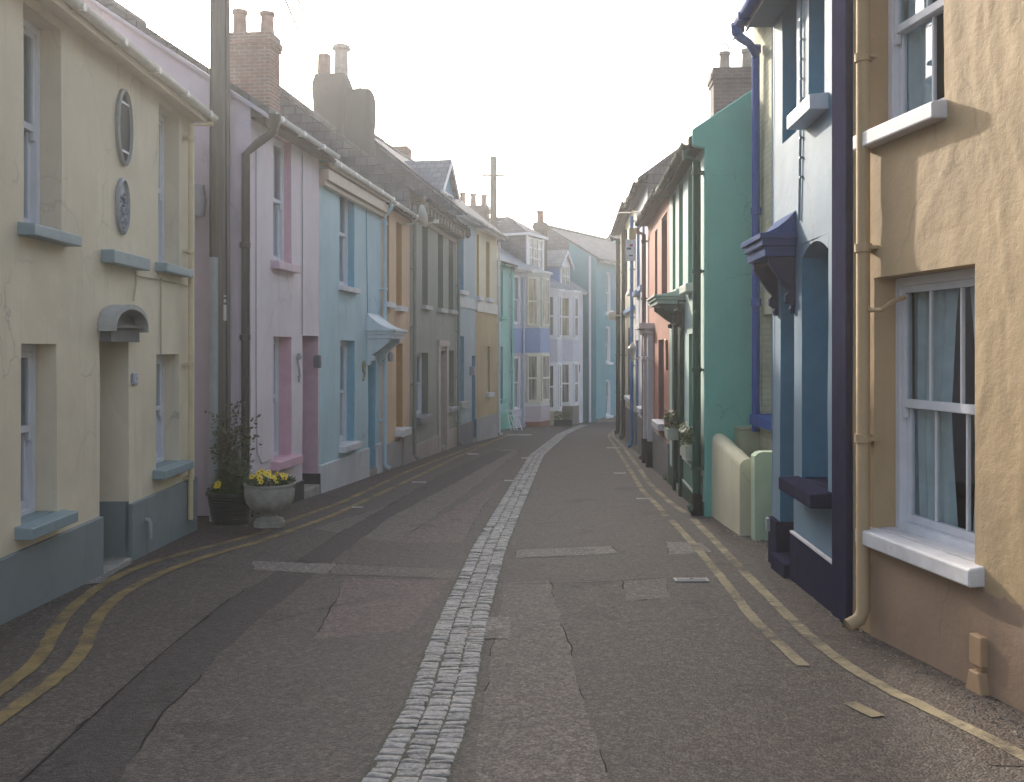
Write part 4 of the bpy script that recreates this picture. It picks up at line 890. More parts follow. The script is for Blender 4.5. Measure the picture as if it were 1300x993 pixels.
# hanging banner
u,z=h.uz(797,318,.25)
e=empty('hanging_sign',tuple(h.root.matrix_basis@Vector((u,-.04,z))) if False else (0,0,0))
M=Matrix.Translation(h.root.location)@Matrix.Rotation(h.root.rotation_euler.z,4,'Z')
e.location=M@Vector((u,-.02,z)); e.rotation_euler=h.root.rotation_euler; tag(e,'white hanging sign with red and dark marks under an ochre bracket','sign')
b=MB(); b.box(-.02,.02,-.28,-.02,-.28,.28); b.build('sign_board',P('sign_white',(.62,.6,.6)),e)
b=MB(); b.box(.021,.026,-.18,-.1,.1,.16); b.build('red_mark',P('sign_red',(.45,.06,.08)),e)
b=MB(); b.box(.021,.026,-.26,-.14,.02,.07); b.box(.021,.026,-.2,-.1,-.16,-.12); b.build('dark_mark',P('sign_dark',(.08,.08,.1)),e)
b=MB(); b.box(-.03,.03,-.2,-.02,.29,.58); b.build('bracket',P('ochre_bracket',(.36,.24,.10)),e)

# ------------------------------------------------------------------ street furniture, plants
def pole(name,px,Y,ztop,r0,r1,label):
    x=(px-CX)/F*Y; e=empty(name,(x,Y,gz(Y))); tag(e,label,'telegraph pole')
    h=ztop-gz(Y); m,t,p=None,None,None
    if 'pole_wood' not in MATS:
        m,t,p=nt('pole_wood'); co=mapped(t,(14,14,.5)); a=mix(t,ramp(t,noi(t,co,2,5,.65),.3,.7),(.10,.09,.078),(.17,.155,.135)); lk(t,a,p.inputs['Base Color']); p.inputs['Roughness'].default_value=.85; bump(t,p,noi(t,co,3,5,.7),.7,.01); MATS['pole_wood']=m
    b=MB(); b.tube([(0,0,-.4),(0,0,h*.3),(0,0,h*.7),(0,0,h)],[r0,r0*.95,(r0+r1)/2,r1],18); b.build('shaft',MATS['pole_wood'],e)
    return e,h
e,H=pole('telegraph_pole',280,12.75,8.6,.13,.105,'grey wooden telegraph pole standing beside the black plant pot and lilac gable')
b=MB(); b.tube([(-.045,-.14,-.2),(-.045,-.135,3.35)],.055,10); b.build('cable_guard',P('galvanised_guard',(.34,.37,.38),rough=.5),e)
b=MB(); b.box(.075,.105,-.13,-.105,2.55,2.75); b.box(.078,.1,-.125,-.1,2.78,2.82); b.box(.078,.1,-.125,-.1,2.85,2.87); b.build('number_tag',P('tag_white',(.6,.6,.58)),e)
b=MB(); b.tube([(-.11,-.07,0),(-.11,-.07,4.4),(-.09,-.06,H-.2)],.012,6); b.tube([(.1,-.08,0),(.1,-.08,2.),(.08,-.08,H)],.009,6); b.build('cable',CABLE,e)
e2,H2=pole('telegraph_pole',626.5,36,8.72,.15,.115,'distant wooden telegraph pole with step irons rising behind the two tone house roof')
for k,z in enumerate((H2-.7,H2-1.2,H2-1.75,H2-2.35,H2-2.95)):
    b=MB(); b.tube([(-.3 if k else -.35,0,z),(.3 if k else .35,0,z)],.018,6); b.build('step_iron',GALV,e2)
b=MB(); b.box(-.4,.4,-.04,.04,H2-.72,H2-.66); b.build('crossarm',P('arm_wood',(.2,.18,.15)),e2)
# overhead wires
def wire(pts,label,r=.008,sag=.3):
    a,c=Vector(pts[0]),Vector(pts[1]); b=MB(); n=20
    b.tube([a.lerp(c,i/n)-Vector((0,0,sag*4*(i/n)*(1-i/n)))-a for i in range(n+1)],r,5); o=b.build('overhead_wire',CABLE); o.location=a; tag(o,label,'wire','overhead wires')
p2=(e2.location.x,36,8.72+0); top2=Vector((e2.location.x,36,gz(36)+H2-.7))
def W3(px,py,Y): return Vector(((px-CX)/F*Y,Y,CZ+(HY-py)*Y/F))
wire((top2,W3(830,267,22.5)),'thin wire from the distant pole to the roofs of the red house',.012,.5)
wire((top2,W3(806,252,27.6)),'thin wire from the distant pole to the white house with blue recesses',.012,.35)
wire((top2-Vector((0,0,.5)),W3(791,268,33)),'lowest thin wire from the distant pole to the last cream house',.013,.25)
wire((top2,W3(655,285,43)),'short steep wire from the distant pole down to the bay house roof',.013,.1)
wire((W3(350,-30,12.75),W3(405,95,25.6)),'left one of two thin wires running to the sooty chimney',.017,.05)
wire((W3(366,-30,13.4),W3(412,70,25.6)),'right one of two thin wires running to the sooty chimney pots',.017,.05)

# flower pots
LEAF=leafmat('leaf_green',(.05,.085,.03),(.11,.15,.055)); LEAFR=leafmat('leaf_bronze',(.13,.06,.045),(.10,.10,.05)); GRASSM=leafmat('blade_green',(.08,.12,.04),(.17,.20,.09)); STEM=P('stem_brown',(.10,.075,.05)); EYE=P('pansy_eye',(.12,.05,.01)); YEL=leafmat('petal_yellow',(.75,.50,.02),(.80,.62,.04)); SOIL=P('soil',(.035,.025,.02),rough=.95)
def leaf(b,p,d,l,w,rr,m=0):
    d=d.normalized(); s=d.cross(Vector((rr.uniform(-1,1),rr.uniform(-1,1),rr.uniform(.2,1)))).normalized(); q=d.cross(s)
    a=p; c=p+d*l*.5+s*w*.5+q*.1*l; e=p+d*l-q*.12*l; f=p+d*l*.5-s*w*.5+q*.1*l
    b.face([a,c,e,f],m)
def pansy(b,p,rr,r=.035,eye=True):
    f=Vector((rr.uniform(-.6,.6),rr.uniform(-1,-.2),rr.uniform(.3,1))).normalized(); s=f.cross(Vector((0,0,1))).normalized(); u=s.cross(f)
    for k in range(5):
        t=2*math.pi*k/5+.3; d=s*math.cos(t)+u*math.sin(t); w=s*math.cos(t+1.57)+u*math.sin(t+1.57)
        b.face([p+f*.004,p+d*r*.6+w*r*.55+f*.01,p+d*r*1.15+w*r*.2+f*.004,p+d*r*1.15-w*r*.2+f*.004,p+d*r*.6-w*r*.55+f*.01],0)
    if eye: b.face([p+f*.013+(s*math.cos(q)+u*math.sin(q))*r*.32 for q in [i*1.047 for i in range(6)]],1)
rr=random.Random(11)
# black pot
x,y=gpt(286,668); r=.29
e=empty('plant_pot',(x,y+.25,gz(y+.25))); tag(e,'black ribbed plastic pot at the foot of the telegraph pole','plant pot')
b=MB(); prof=[(0,.0),(r*.78,.0)]
for k in range(9): z=.02+.036*k; rad=r*(.78+.18*k/8); prof+=[(rad,z),(rad+.006,z+.012),(rad+.006,z+.024),(rad,z+.03)]
prof+=[(r*.99,.36),(r*1.06,.365),(r*1.06,.405),(r*.96,.405),(r*.94,.35)]
b.lathe(prof,28); b.build('pot_body',P('black_plastic',(.028,.03,.03),rough=.5),e); b=MB(); b.lathe([(r*.95,.34),(r*.5,.37),(0,.375)],18); b.build('soil',SOIL,e)
pe=empty('potted_shrub',(x,y+.25,gz(y+.25)+.36)); tag(pe,'straggly bronze and green climbing shrub growing in the black pot','plant')
st=MB(); lf=MB(); lr=MB(); gr=MB()
for k in range(9):
    a=rr.uniform(0,6.28); q=Vector((rr.uniform(-.1,.12),rr.uniform(-.1,.1),0)); d=Vector((rr.uniform(-.12,.12),rr.uniform(-.08,.08),1)); Hh=rr.uniform(.55,1.05) if k else 1.12
    pts=[q.copy()]
    for i in range(8): q=q+d*Hh/8+Vector((rr.uniform(-.05,.05),rr.uniform(-.04,.04),0)); pts.append(q.copy())
    st.tube(pts,[.008-.0006*i for i in range(9)],5)
    for i,pp in enumerate(pts[1:]):
        for j in range(16):
            v=Vector((rr.uniform(-1,1),rr.uniform(-1,1),rr.uniform(-.5,.7))); b_=lr if (rr.random()<(.6 if i>3 else .3)) else lf
            leaf(b_,pp+v*rr.uniform(.01,.13),v,rr.uniform(.045,.075),rr.uniform(.026,.04),rr)
for k in range(230):
    a=rr.uniform(0,6.28); q=Vector((.2*rr.random()*math.cos(a)+.06,.2*rr.random()*math.sin(a),0)); d=Vector((math.cos(a)*.6,math.sin(a)*.6,1)); L=rr.uniform(.2,.42)
    s=Vector((-math.sin(a),math.cos(a),0))*.006; m=q+d*L*.55; t=q+d*L+Vector((math.cos(a)*.08,math.sin(a)*.08,-.1))
    gr.face([q-s,q+s,m+s,m-s]); gr.face([m-s,m+s,t])
for k in range(260):
    a=rr.uniform(0,6.28); q=Vector((.26*rr.random()**.5*math.cos(a),.26*rr.random()**.5*math.sin(a),rr.uniform(0,.12))); v=Vector((math.cos(a),math.sin(a),rr.uniform(-.2,.9))); leaf(lf,q,v,rr.uniform(.04,.07),.03,rr)
st.build('stems',STEM,pe); lf.build('green_leaves',LEAF,pe); lr.build('bronze_leaves',LEAFR,pe); gr.build('grass_blades',GRASSM,pe)
fl=MB()
for k in range(4): pansy(fl,Vector((-.13+.05*rr.random(),-.22-.03*rr.random(),.12+.05*rr.random())),rr,.035)
fl.build('flowers',[YEL,EYE],pe)
# stone urn
x,y=gpt(337,672); e=empty('stone_urn',(x,y+.2,gz(y+.2))); tag(e,'pale grey stone pedestal urn on the left edge of the road','planter')
b=MB(); R=.30
b.lathe([(R*.3,.16),(R*.4,.18),(R*.72,.225),(R*.93,.30),(R*1.0,.38),(R*1.0,.47),(R*.97,.50),(R*1.03,.505),(R*1.04,.53),(R*.92,.53),(R*.85,.46)],28); bowl=b.build('bowl',CONC,e)
b=MB(); b.lathe([(.0,.0),(R*.62,.0),(R*.62,.07),(R*.56,.075),(R*.56,.1),(R*.38,.115),(R*.3,.14),(R*.34,.165)],20); b.build('pedestal',CONC,e)
b=MB(); b.lathe([(R*.93,.48),(R*.5,.5),(0,.5)],16); b.build('soil',SOIL,e)
pe=empty('pansies',(x,y+.2,gz(y+.2)+.5)); tag(pe,'yellow pansies with green leaves planted in the stone urn','flowers')
lf=MB(); fl=MB()
for k in range(420):
    a=rr.uniform(0,6.28); q=Vector((.27*rr.random()**.5*math.cos(a),.27*rr.random()**.5*math.sin(a),rr.uniform(0,.09))); v=Vector((math.cos(a),math.sin(a),rr.uniform(-.3,1))); leaf(lf,q,v,rr.uniform(.04,.075),.032,rr)
for k in range(17):
    a=k*2.4; q=(k/17)**.5*.24; pansy(fl,Vector((q*math.cos(a),q*math.sin(a)-.05,rr.uniform(.07,.17))),rr,.034)
lf.build('leaves',LEAF,pe); fl.build('blooms',[YEL,EYE],pe)
# flower boxes at the green house
def flowerbox(h,px,py,w,label,gl):
    u,z=h.uz(px,py,.12); M=Matrix.Translation(h.root.location)@Matrix.Rotation(h.root.rotation_euler.z,4,'Z')
    e=empty('flower_box',M@Vector((u,-.14,z))); e.rotation_euler=h.root.rotation_euler; tag(e,label,'flower box')
    b=MB(); b.box(-w/2,w/2,-.09,.09,0,.15); b.box(-w/2-.01,w/2+.01,-.1,.1,.15,.172); b.build('box',P('pale_box',(.42,.46,.38)),e)
    p=empty('box_plants',M@Vector((u,-.14,z+.17))); p.rotation_euler=h.root.rotation_euler; tag(p,gl,'flowers')
    lf=MB(); fl=MB()
    for k in range(260): q=Vector((rr.uniform(-w/2,w/2),rr.uniform(-.09,.09),rr.uniform(0,.2))); v=Vector((rr.uniform(-1,1),rr.uniform(-1,1),rr.uniform(-.2,1))); leaf(lf,q,v,rr.uniform(.05,.09),.035,rr)
    for k in range(22): pansy(fl,Vector((rr.uniform(-w/2,w/2),rr.uniform(-.1,.05),rr.uniform(.16,.27))),rr,.035)
    lf.build('leaves',leafmat('box_leaf',(.07,.11,.03),(.16,.17,.06)),p); fl.build('blooms',[leafmat('petal_pale',(.6,.55,.5),(.66,.6,.35)),EYE],p)
flowerbox(HGREEN,877.5,580,.55,'pale flower box under the green house window nearest its gable','leafy pale flowers in the box nearest the sea green gable')
flowerbox(HGREEN,855,557,.5,'pale flower box between the bottle green door and the red house','leafy pale flowers in the box beside the red house')
# leaning trestle and planters at the far end
x,y=gpt(655,546); e=empty('folding_trestle',(x,y,gz(y))); tag(e,'white folding trestle leaning outside the turquoise house','trestle'); e.scale=(.75,.75,.8)
for sx in (-.2,.2):
    b=MB(); b.tube([(sx*.8-.1,-.25,0),(sx*.6-.35,.2,.95)],.03,6); b.build('leg',WHITE,e)
    b=MB(); b.tube([(sx+.12,-.15,0),(sx-.1,.25,.7)],.03,6); b.build('leg',WHITE,e)
b=MB(); b.box(-.45,.25,.1,.3,.66,.72); b.box(-.5,-.1,.15,.22,.9,.98); b.build('top_rail',WHITE,e)
x,y=gpt(716,541); e=empty('planter_trough',(x-.1,y-.4,gz(y-.4))); tag(e,'dark planter trough below the white bay window','planter')
b=MB(); b.box(-.35,.4,-.12,.12,0,.28); b.box(-.37,.42,-.14,.14,.25,.29); b.build('trough',P('trough_dark',(.06,.055,.05)),e)
pe=empty('trough_plants',(x-.1,y-.4,gz(y-.4)+.4)); tag(pe,'small leafy plants in the dark trough below the white bay window','plant'); lf=MB()
for k in range(240): q=Vector((rr.uniform(-.33,.38),rr.uniform(-.1,.1),rr.uniform(-.12,.22))); leaf(lf,q,Vector((rr.uniform(-1,1),rr.uniform(-1,1),rr.uniform(0,1))),.1,.05,rr)
lf.build('leaves',LEAF,pe)
# small weeds at the wall foot on the right
for (px,py,s,lab) in ((847,612,.22,'small green weed at the foot of the green house door case'),(937,672,.13,'tiny weed at the end of the low cream garden wall'),(815,572,.2,'yellow green weed growing at the wall foot of the red house'),(1078,798,.1,'tuft of weed beside the ochre drainpipe shoe')):
    x,y=gpt(px,py); b=MB()
    for k in range(70): a=rr.uniform(0,6.28); leaf(b,Vector((rr.uniform(-.3,.3)*s,rr.uniform(-.3,.3)*s,rr.uniform(0,.5)*s)),Vector((math.cos(a),math.sin(a),rr.uniform(.2,1.5))),s*rr.uniform(.2,.45),s*.12,rr)
    o=b.build('weed',leafmat('weed_green',(.08,.12,.03),(.17,.18,.05))); o.location=(x,y,gz(y)); tag(o,lab,'weed','weeds at the wall foot')

# ------------------------------------------------------------------ ground and road
def sheet(name,poly_px,mat,dz,label,cat='road surface',sub=0):
    C0=[Vector(gpt(*p)) for p in poly_px]; E=[]
    small='paint' in name
    for a,c in zip(C0,C0[1:]+C0[:1]):
        n=max(1,int((c-a).length/.09)) if not small else 1
        d=(c-a).normalized(); nn=Vector((d.y,-d.x))
        for i in range(n):
            q=a.lerp(c,i/n); E.append(q+nn*(.028*noise.noise(Vector((q.x*3,q.y*3,1)))+.016*noise.noise(Vector((q.x*11,q.y*11,4)))) if not small else q)
    b=MB(); b.face([(p.x,p.y,gz(p.y)+dz) for p in E],0); mats=[mat]
    if not small and name=='tarmac_patch':
        mats.append(SEAM); K=len(E)
        for i in range(K):
            p,q,o_,r=E[i],E[(i+1)%K],E[i-1],E[(i+2)%K]
            def off(x,y0,y1):
                d=(y1-y0); d=d.normalized() if d.length else Vector((1,0)); w=.002+.005*max(0,.4+noise.noise(Vector((x.x*2.5,x.y*2.5,7)))); return x+Vector((d.y,-d.x))*w, x-Vector((d.y,-d.x))*w
            a1,a2=off(p,o_,q); b1,b2=off(q,p,r)
            if noise.noise(Vector((p.x*1.3,p.y*1.3,9)))>.08: b.face([(v.x,v.y,gz(v.y)+dz+.0013) for v in (a1,b1,b2,a2)],1)
    o=b.build(name,mats,recalc=False); tag(o,label,cat,None,'structure')
    bm_=[f for f in o.data.polygons]
    if bm_[0].normal.z<0: o.data.flip_normals()
    return o
def strip(pts,w,dz,jit=0,seed=0):
    b=MB(); Pp=[Vector(gpt(*p)) for p in pts]; Q=[]
    for a,c in zip(Pp,Pp[1:]):
        n=max(1,int((c-a).length/.12)); Q+=[a.lerp(c,i/n) for i in range(n)]
    Q.append(Pp[-1])
    for _ in range(8): Q=[Q[0]]+[(Q[i-1]+Q[i]*2+Q[i+1])/4 for i in range(1,len(Q)-1)]+[Q[-1]]
    rows=[]
    for i,q in enumerate(Q):
        d=(Q[min(i+1,len(Q)-1)]-Q[max(0,i-1)]).normalized(); n=Vector((d.y,-d.x)); e1=w/2*(1+jit*noise.noise(Vector((i*.9,seed,0)))); e2=w/2*(1+jit*noise.noise(Vector((i*.9,seed+5,0))))
        rows.append([(q.x-n.x*e1,q.y-n.y*e1,gz(q.y)+dz),(q.x+n.x*e2,q.y+n.y*e2,gz(q.y)+dz)])
    b.grid(rows,0,False); return b
b=MB(); ys=[-40,60,120]; b.grid([[(-110,y,gz(y)),(110,y,gz(y))] for y in ys],0,False); o=b.build('ground',tarmac('earth_ground',(.10,.09,.075),.3)); tag(o,'plain ground under the houses','ground',None,'structure')
b=MB(); ys=[-12+i*2 for i in range(36)]; b.grid([[(-5.2,y,gz(y)+.004),(-1,y,gz(y)+.004),(3,y,gz(y)+.004),(9,y,gz(y)+.004)] for y in ys],0,False); o=b.build('road',tarmac('old_tarmac',(.080,.067,.059),.35)); tag(o,'worn grey tarmac street with patches running down between the houses','road',None,'structure')
SEAM=P('bitumen_seam',(.03,.027,.025),rough=.95,spec=.05)
DT=tarmac('dark_tarmac',(.048,.042,.039),.3); LT=tarmac('light_tarmac',(.14,.124,.112),.5,1.2); MT=tarmac('mid_tarmac',(.104,.088,.078),.45,1.1); RT=tarmac('reddish_tarmac',(.108,.082,.074),.4); EDGE=tarmac('edge_tarmac',(.068,.053,.045),.35,.8)
sheet('tarmac_patch',[(-60,1080),(60,960),(205,831),(290,762),(378,711),(426,680),(500,638),(560,603),(600,585),(627,573),(650,573),(627,586),(569,618),(494,658),(424,711),(343,775),(281,831),(195,920),(100,1080)],DT,.006,'long dark tarmac trench patch along the left lane')
sheet('tarmac_patch',[(320,713),(426,717),(416,730),(321,724)],LT,.008,'small pale patch near the left lane trench')
sheet('tarmac_patch',[(426,717),(585,724),(575,735),(418,729)],MT,.005,'mid grey cross trench joining the pale patch to the cobbles')
sheet('tarmac_patch',[(655,699),(775,694),(787,703),(654,710)],LT,.0065,'pale strip patch across the right lane')
sheet('tarmac_patch',[(640,741),(697,737),(722,820),(745,912),(790,1040),(590,1040)],MT,.006,'lighter trench patch along the right side of the cobbles')
sheet('tarmac_patch',[(598,785),(650,785),(645,812),(590,812)],LT,.0085,'small pale square patch beside the cobbles')
sheet('tarmac_patch',[(500,690),(585,640),(640,608),(606,655),(586,690)],RT,.0055,'reddish patch on the left lane by the cobbles')
sheet('tarmac_patch',[(440,735),(570,737),(520,800),(400,812)],RT,.0055,'reddish near patch left of the cobbles')
sheet('tarmac_patch',[(395,672),(500,640),(640,570),(660,573),(600,620),(560,650),(500,690)],MT,.005,'mid grey patched band on the left lane')
sheet('tarmac_patch',[(790,738),(845,735),(850,760),(795,764)],MT,.006,'square patch near the iron cover')
sheet('tarmac_patch',[(845,688),(890,690),(905,702),(850,705)],LT,.0065,'pale worn patch by the right yellow lines')
# dark broken edges by the houses
b=strip([(-120,905),(0,800),(128,728),(190,700),(255,672)],.30,.0075,.5,3); o=b.build('road_edge',EDGE,recalc=False); tag(o,'dark gritty tarmac edge along the cream cottage','road edge',None,'structure')
sheet('tarmac_patch',[(130,740),(250,665),(330,660),(345,675),(250,697),(190,712)],EDGE,.007,'dark patched strip before the plant pots')
b=strip([(340,658),(410,640),(480,608),(560,580),(630,556)],.5,.0065,.25,5); o=b.build('road_edge',EDGE,recalc=False); tag(o,'dark tarmac edge along the pink to two tone houses','road edge',None,'structure')
b=strip([(1330,975),(1235,900),(1120,832),(1060,790),(985,706),(940,682),(893,652),(850,620),(815,580)],.5,.0065,.3,7); o=b.build('road_edge',EDGE,recalc=False); tag(o,'dark gritty tarmac edge along the right hand houses','road edge',None,'structure')
sheet('doorstep_slab',[(100,745),(128,722),(170,716),(150,726),(128,742)],tarmac('slab_grey',(.2,.19,.18),.3),.016,'grey slab before the cream cottage doorway','slab')
YP=worn_paint('yellow_line_paint',(.27,.20,.085),(.075,.063,.055),.44,.62); YR=worn_paint('pale_line_paint',(.34,.285,.18),(.08,.067,.058),.44,.60)
for pts,m,lab,w in (
  ([(-330,1100),(-60,925),(0,877),(47,847),(62,815),(78,787),(106,759),(150,731),(200,712),(265,695),(340,676),(356,666),(435,638),(515,600),(583,574),(637,556)],YP,'outer double yellow line on the left, nearest the houses',.1),
  ([(-260,1100),(-60,960),(16,901),(62,872),(103,837),(115,800),(125,781),(156,753),(212,725),(281,701),(316,693),(373,673),(421,656),(526,607),(593,575),(645,553)],YP,'inner double yellow line on the left, nearest the lane',.1),
  ([(1560,1100),(1300,962),(1185,904),(1159,894),(1101,865),(1033,816),(988,771),(949,732),(907,687),(880,660)],YR,'near length of worn yellow line beside the ochre and blue houses',.09),
  ([(870,652),(850,638),(824,614),(812,596),(790,566),(778,554),(778,546)],YR,'far length of worn yellow line beside the green and red houses',.09),
  ([(1020,847),(959,791),(917,736),(885,697),(852,661)],YR,'near length of worn inner yellow line on the right',.085),
  ([(846,656),(840,648),(816,624),(804,604),(798,594),(780,566),(773,556),(774,550)],YR,'far length of worn inner yellow line on the right',.085),
  ([(1115,912),(1104,904),(1078,894)],YR,'short worn stub of inner yellow line at the near right',.085)):
    o=strip(pts,w,.0105,.35,len(pts)).build('yellow_line',m,recalc=False); tag(o,lab,'road marking','double yellow lines','structure')
WP=worn_paint('white_mark_paint',(.4,.38,.36),(.09,.08,.075),.45,.62)
for k,(xa,xb,y,lab) in enumerate(((770,788,569,'white dash by the far right yellow line, below the red house'),(779,795,601.6,'white dash by the right yellow lines, level with the green house'),(808,827,634,'nearest white dash by the right yellow lines'),(644,675,552.5,'long white dash before the turquoise house'),(662,672,582,'small white dash left of the far cobbles'),(640,652,611,'white dash left of the cobbles, level with the green house'),(523,541,613,'white dash beside the left yellow lines, by the orange house'),(593,608,577,'white dash beside the left yellow lines, by the grey green house'),(447,461,645,'white dash beside the left yellow lines, by the sky blue house'))):
    t=.8 if y>560 else .6
    o=sheet('paint_dash',[(xa,y-t),(xb,y-t),(xb,y+t),(xa,y+t)],WP,.013,lab,'road marking'); o['group']='white paint dashes'
# cracks and seams
for pts,lab in (([(10,1010),(125,904),(205,831),(290,762)],'dark tar seam along the left trench'),([(418,731),(500,733),(570,737)],'dark tar seam across the left lane'),([(640,743),(760,741),(880,733)],'dark tar seam across the right lane'),([(500,657),(560,662),(625,668)],'dark tar seam across the left lane further on'),([(620,640),(560,640),(480,632)],'thin tar seam level with the sky blue house')):
    o=strip(pts,.008,.0092,.6,1).build('tar_seam',SEAM,recalc=False); tag(o,lab,'road seam',None,'structure')
x0,y0=gpt(857,740); x1,y1=gpt(890,734); e=empty('access_cover',(x0,y0,gz(y0)+.006)); tag(e,'small pale iron access cover set in the right lane','access cover')
b=MB(); b.box(0,.30,0,.12,.0,.012); b.build('frame',P('iron_pale',(.35,.34,.33)),e); b=MB(); b.box(.025,.275,.022,.098,.012,.016); b.build('lid',P('iron_grey',(.2,.19,.19)),e); b=MB(); b.box(.14,.17,.055,.065,.016,.019); b.build('keyhole',BLACK,e)
# cobbled drain of three sett rows
cl=[(478,1080),(520,980),(555.5,905),(588,786),(622,694),(661,617),(681.5,578),(714,551.5),(728,545),(742,539.5)]
Pp=[Vector(gpt(*p)) for p in cl]
Q=[]
for a,c in zip(Pp,Pp[1:]):
    n=max(1,int((c-a).length/.05)); Q+=[a.lerp(c,i/n) for i in range(n)]
Q.append(Pp[-1])
for _ in range(60): Q=[Q[0]]+[(Q[i-1]+Q[i]*2+Q[i+1])/4 for i in range(1,len(Q)-1)]+[Q[-1]]
cum=[0]
for a,c in zip(Q,Q[1:]): cum.append(cum[-1]+(c-a).length)
def along(s):
    import bisect
    i=max(0,min(len(Q)-2,bisect.bisect(cum,s)-1)); f=(s-cum[i])/max(1e-6,cum[i+1]-cum[i]); d=(Q[i+1]-Q[i]).normalized(); return Q[i].lerp(Q[i+1],f),d
b=MB(); rs=random.Random(5)
for row in (-1,0,1):
    s=0
    while s<cum[-1]-.15:
        l=rs.uniform(.048,.085); q,d=along(s+l/2); n=Vector((d.y,-d.x)); wd=.113+rs.uniform(-.010,.007); off=row*.123+rs.uniform(-.003,.003); gap=.011
        hz=rs.uniform(.005,.012); ang=rs.uniform(-.045,.045); d2=Vector((d.x*math.cos(ang)-d.y*math.sin(ang),d.x*math.sin(ang)+d.y*math.cos(ang))); n2=Vector((d2.y,-d2.x))
        tx,ty=rs.uniform(-.003,.003),rs.uniform(-.003,.003)
        def V(a,c,z): p=q+n*off+n2*(a*wd/2)+d2*(c*(l-gap)/2); return (p.x,p.y,gz(p.y)+.004+z)
        rings=[]
        for sc,z in ((1,-.01),(1,hz*.45),(.86,hz*.9),(.5,hz+.002)):
            k=[(-1,-1),(0,-1.04),(1,-1),(1.03,0),(1,1),(0,1.04),(-1,1),(-1.03,0)]
            rings.append([V(a*sc*(1+rs.uniform(-.04,.04)),c*sc*(1+rs.uniform(-.05,.05)),z+(tx*a+ty*c if z>0 else 0)+rs.uniform(-.0015,.0015)) for a,c in k])
        b.grid(rings,0,False,True); b.face(rings[-1])
        s+=l
m,t,p=nt('granite_sett'); g=N(t,'ShaderNodeNewGeometry'); co=mapped(t)
a=mix(t,g.outputs['Random Per Island'],(.27,.26,.25),(.12,.113,.107)); a=mix(t,ramp(t,noi(t,co,40,5,.7),.4,.7),a,(.38,.37,.355)); a=mix(t,ramp(t,noi(t,co,8,4,.6),.55,.75),a,(.13,.12,.115)); lk(t,a,p.inputs['Base Color']); p.inputs['Roughness'].default_value=.6
bump(t,p,noi(t,co,60,5,.7),.8,.01)
o=b.build('cobble_strip',m); tag(o,'three rows of pale granite setts forming a drain down the middle of the street','cobbles',None,'structure')
o=strip(cl,.40,.007,.1,2).build('cobble_bed',tarmac('bed_mortar',(.055,.055,.042),.3),recalc=False); tag(o,'dark mortar bed between the granite setts','cobbles',None,'structure')

def gritline(px,n,spread,label,seed):
    b=MB(); rg=random.Random(seed); Pp=[Vector(gpt(*p)) for p in px]; Ls=[(c-a).length for a,c in zip(Pp,Pp[1:])]; T=sum(Ls)
    for k in range(n):
        q=rg.random()*T; i=0
        while i<len(Ls)-1 and q>Ls[i]: q-=Ls[i]; i+=1
        d=(Pp[i+1]-Pp[i]).normalized(); p=Pp[i]+d*q+Vector((d.y,-d.x))*rg.gauss(0,spread); r=rg.uniform(.003,.010)*(2 if rg.random()<.04 else 1); z=gz(p.y)+.008
        v=[Vector((p.x+r*math.cos(t)*rg.uniform(.6,1.2),p.y+r*math.sin(t)*rg.uniform(.6,1.2),z)) for t in (0,1.5,3,4.6)]; top=Vector((p.x,p.y,z+r*rg.uniform(.5,1.1)))
        for a_ in range(4): b.face([v[a_],v[(a_+1)%4],top])
    o=b.build('loose_grit',leafmat('grit_grey',(.06,.05,.04),(.30,.27,.23)),recalc=False); tag(o,label,'grit',None,'stuff')
gritline([(1300,945),(1238,890),(1120,822),(1080,792),(990,705),(942,680),(897,653)],1500,.10,'loose grit and crumbs along the foot of the right hand walls',3)
gritline([(-100,880),(5,800),(128,730),(245,672),(330,668),(408,640),(480,608),(560,580)],1100,.09,'loose grit along the foot of the left hand walls',4)
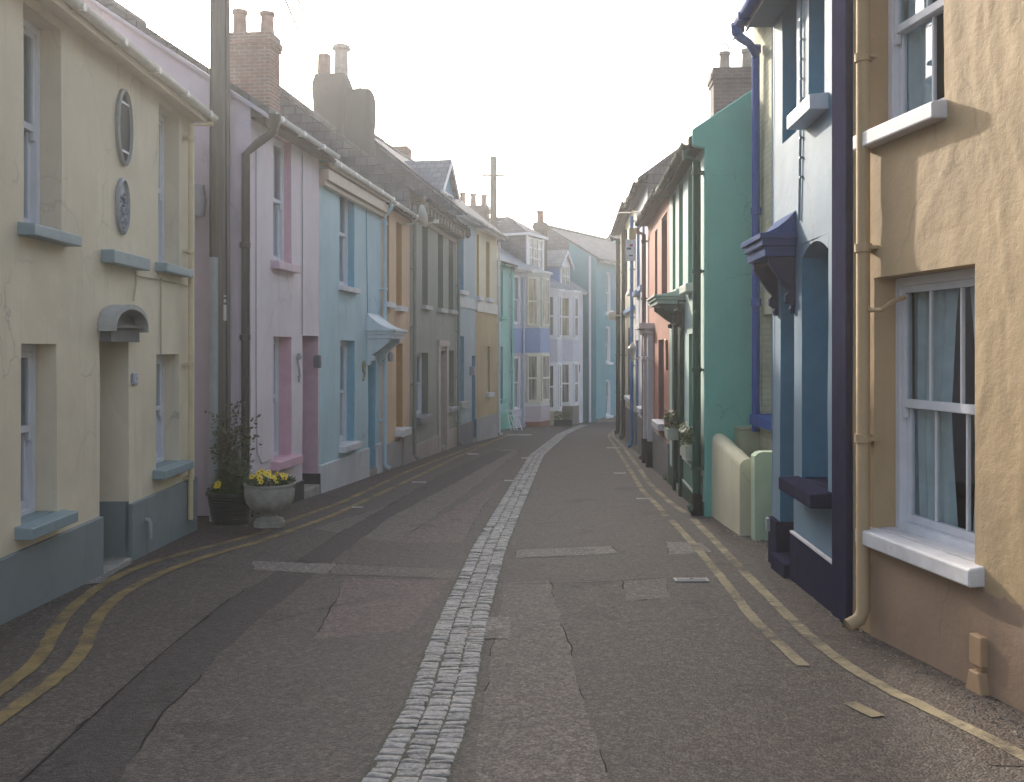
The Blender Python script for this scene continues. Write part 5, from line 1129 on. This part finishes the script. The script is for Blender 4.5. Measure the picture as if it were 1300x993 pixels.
# ------------------------------------------------------------------ air
HAZE=.0024
b=MB(); b.box(-125,125,-45,125,-3.4,11.5); o=b.build('haze',None or bpy.data.materials.new('haze')); m=o.data.materials[0]; m.use_nodes=True; t=m.node_tree; t.nodes.remove(t.nodes['Principled BSDF'])
v=N(t,'ShaderNodeVolumePrincipled'); v.inputs['Color'].default_value=(.96,.96,.97,1); v.inputs['Density'].default_value=HAZE; v.inputs['Anisotropy'].default_value=.62; lk(t,v.outputs[0],t.nodes['Material Output'].inputs['Volume'])
tag(o,'thin sunlit morning haze filling the street','haze',None,'stuff')

# ------------------------------------------------------------------ light, camera
EL,AZ=math.radians(21),math.radians(-20)      # sun ahead and to the left
w=bpy.data.worlds.new('World'); SC.world=w; w.use_nodes=True; t=w.node_tree
sky=t.nodes.new('ShaderNodeTexSky'); sky.sky_type='NISHITA'; sky.sun_disc=False; sky.sun_elevation=EL; sky.sun_rotation=AZ; sky.air_density=1.0; sky.dust_density=4.0; sky.ozone_density=1.0; sky.altitude=0
bg=t.nodes['Background']; hs=t.nodes.new('ShaderNodeHueSaturation'); hs.inputs['Saturation'].default_value=.62; t.links.new(sky.outputs[0],hs.inputs['Color']); t.links.new(hs.outputs[0],bg.inputs[0]); bg.inputs[1].default_value=.15
L=bpy.data.lights.new('Sun','SUN'); L.energy=2.0; L.angle=math.radians(.8); L.color=(1,.89,.74); so=bpy.data.objects.new('Sun',L); COL.objects.link(so)
dirv=Vector((math.sin(AZ)*math.cos(EL),math.cos(AZ)*math.cos(EL),math.sin(EL))); so.rotation_euler=dirv.to_track_quat('Z','Y').to_euler(); so.location=(-8,20,15)
cam=bpy.data.cameras.new('Camera'); cam.sensor_width=36; cam.lens=36*F/1300; cam.shift_y=-(496.5-HY)/1300; cam.clip_end=2000; cam.clip_start=.05
co=bpy.data.objects.new('Camera',cam); COL.objects.link(co); co.location=(0,0,CZ); co.rotation_euler=(math.pi/2,0,0); SC.camera=co
vs=SC.view_settings; vs.view_transform='Standard'; vs.look='None'; vs.gamma=1; vs.use_curve_mapping=False; vs.exposure=1.45
SC.render.engine='CYCLES'; c=SC.cycles
c.use_denoising=True; c.denoiser='OPENIMAGEDENOISE'; c.max_bounces=6; c.diffuse_bounces=4; c.glossy_bounces=3; c.transparent_max_bounces=10; c.volume_bounces=1; c.sample_clamp_indirect=6; c.caustics_reflective=False; c.caustics_refractive=False
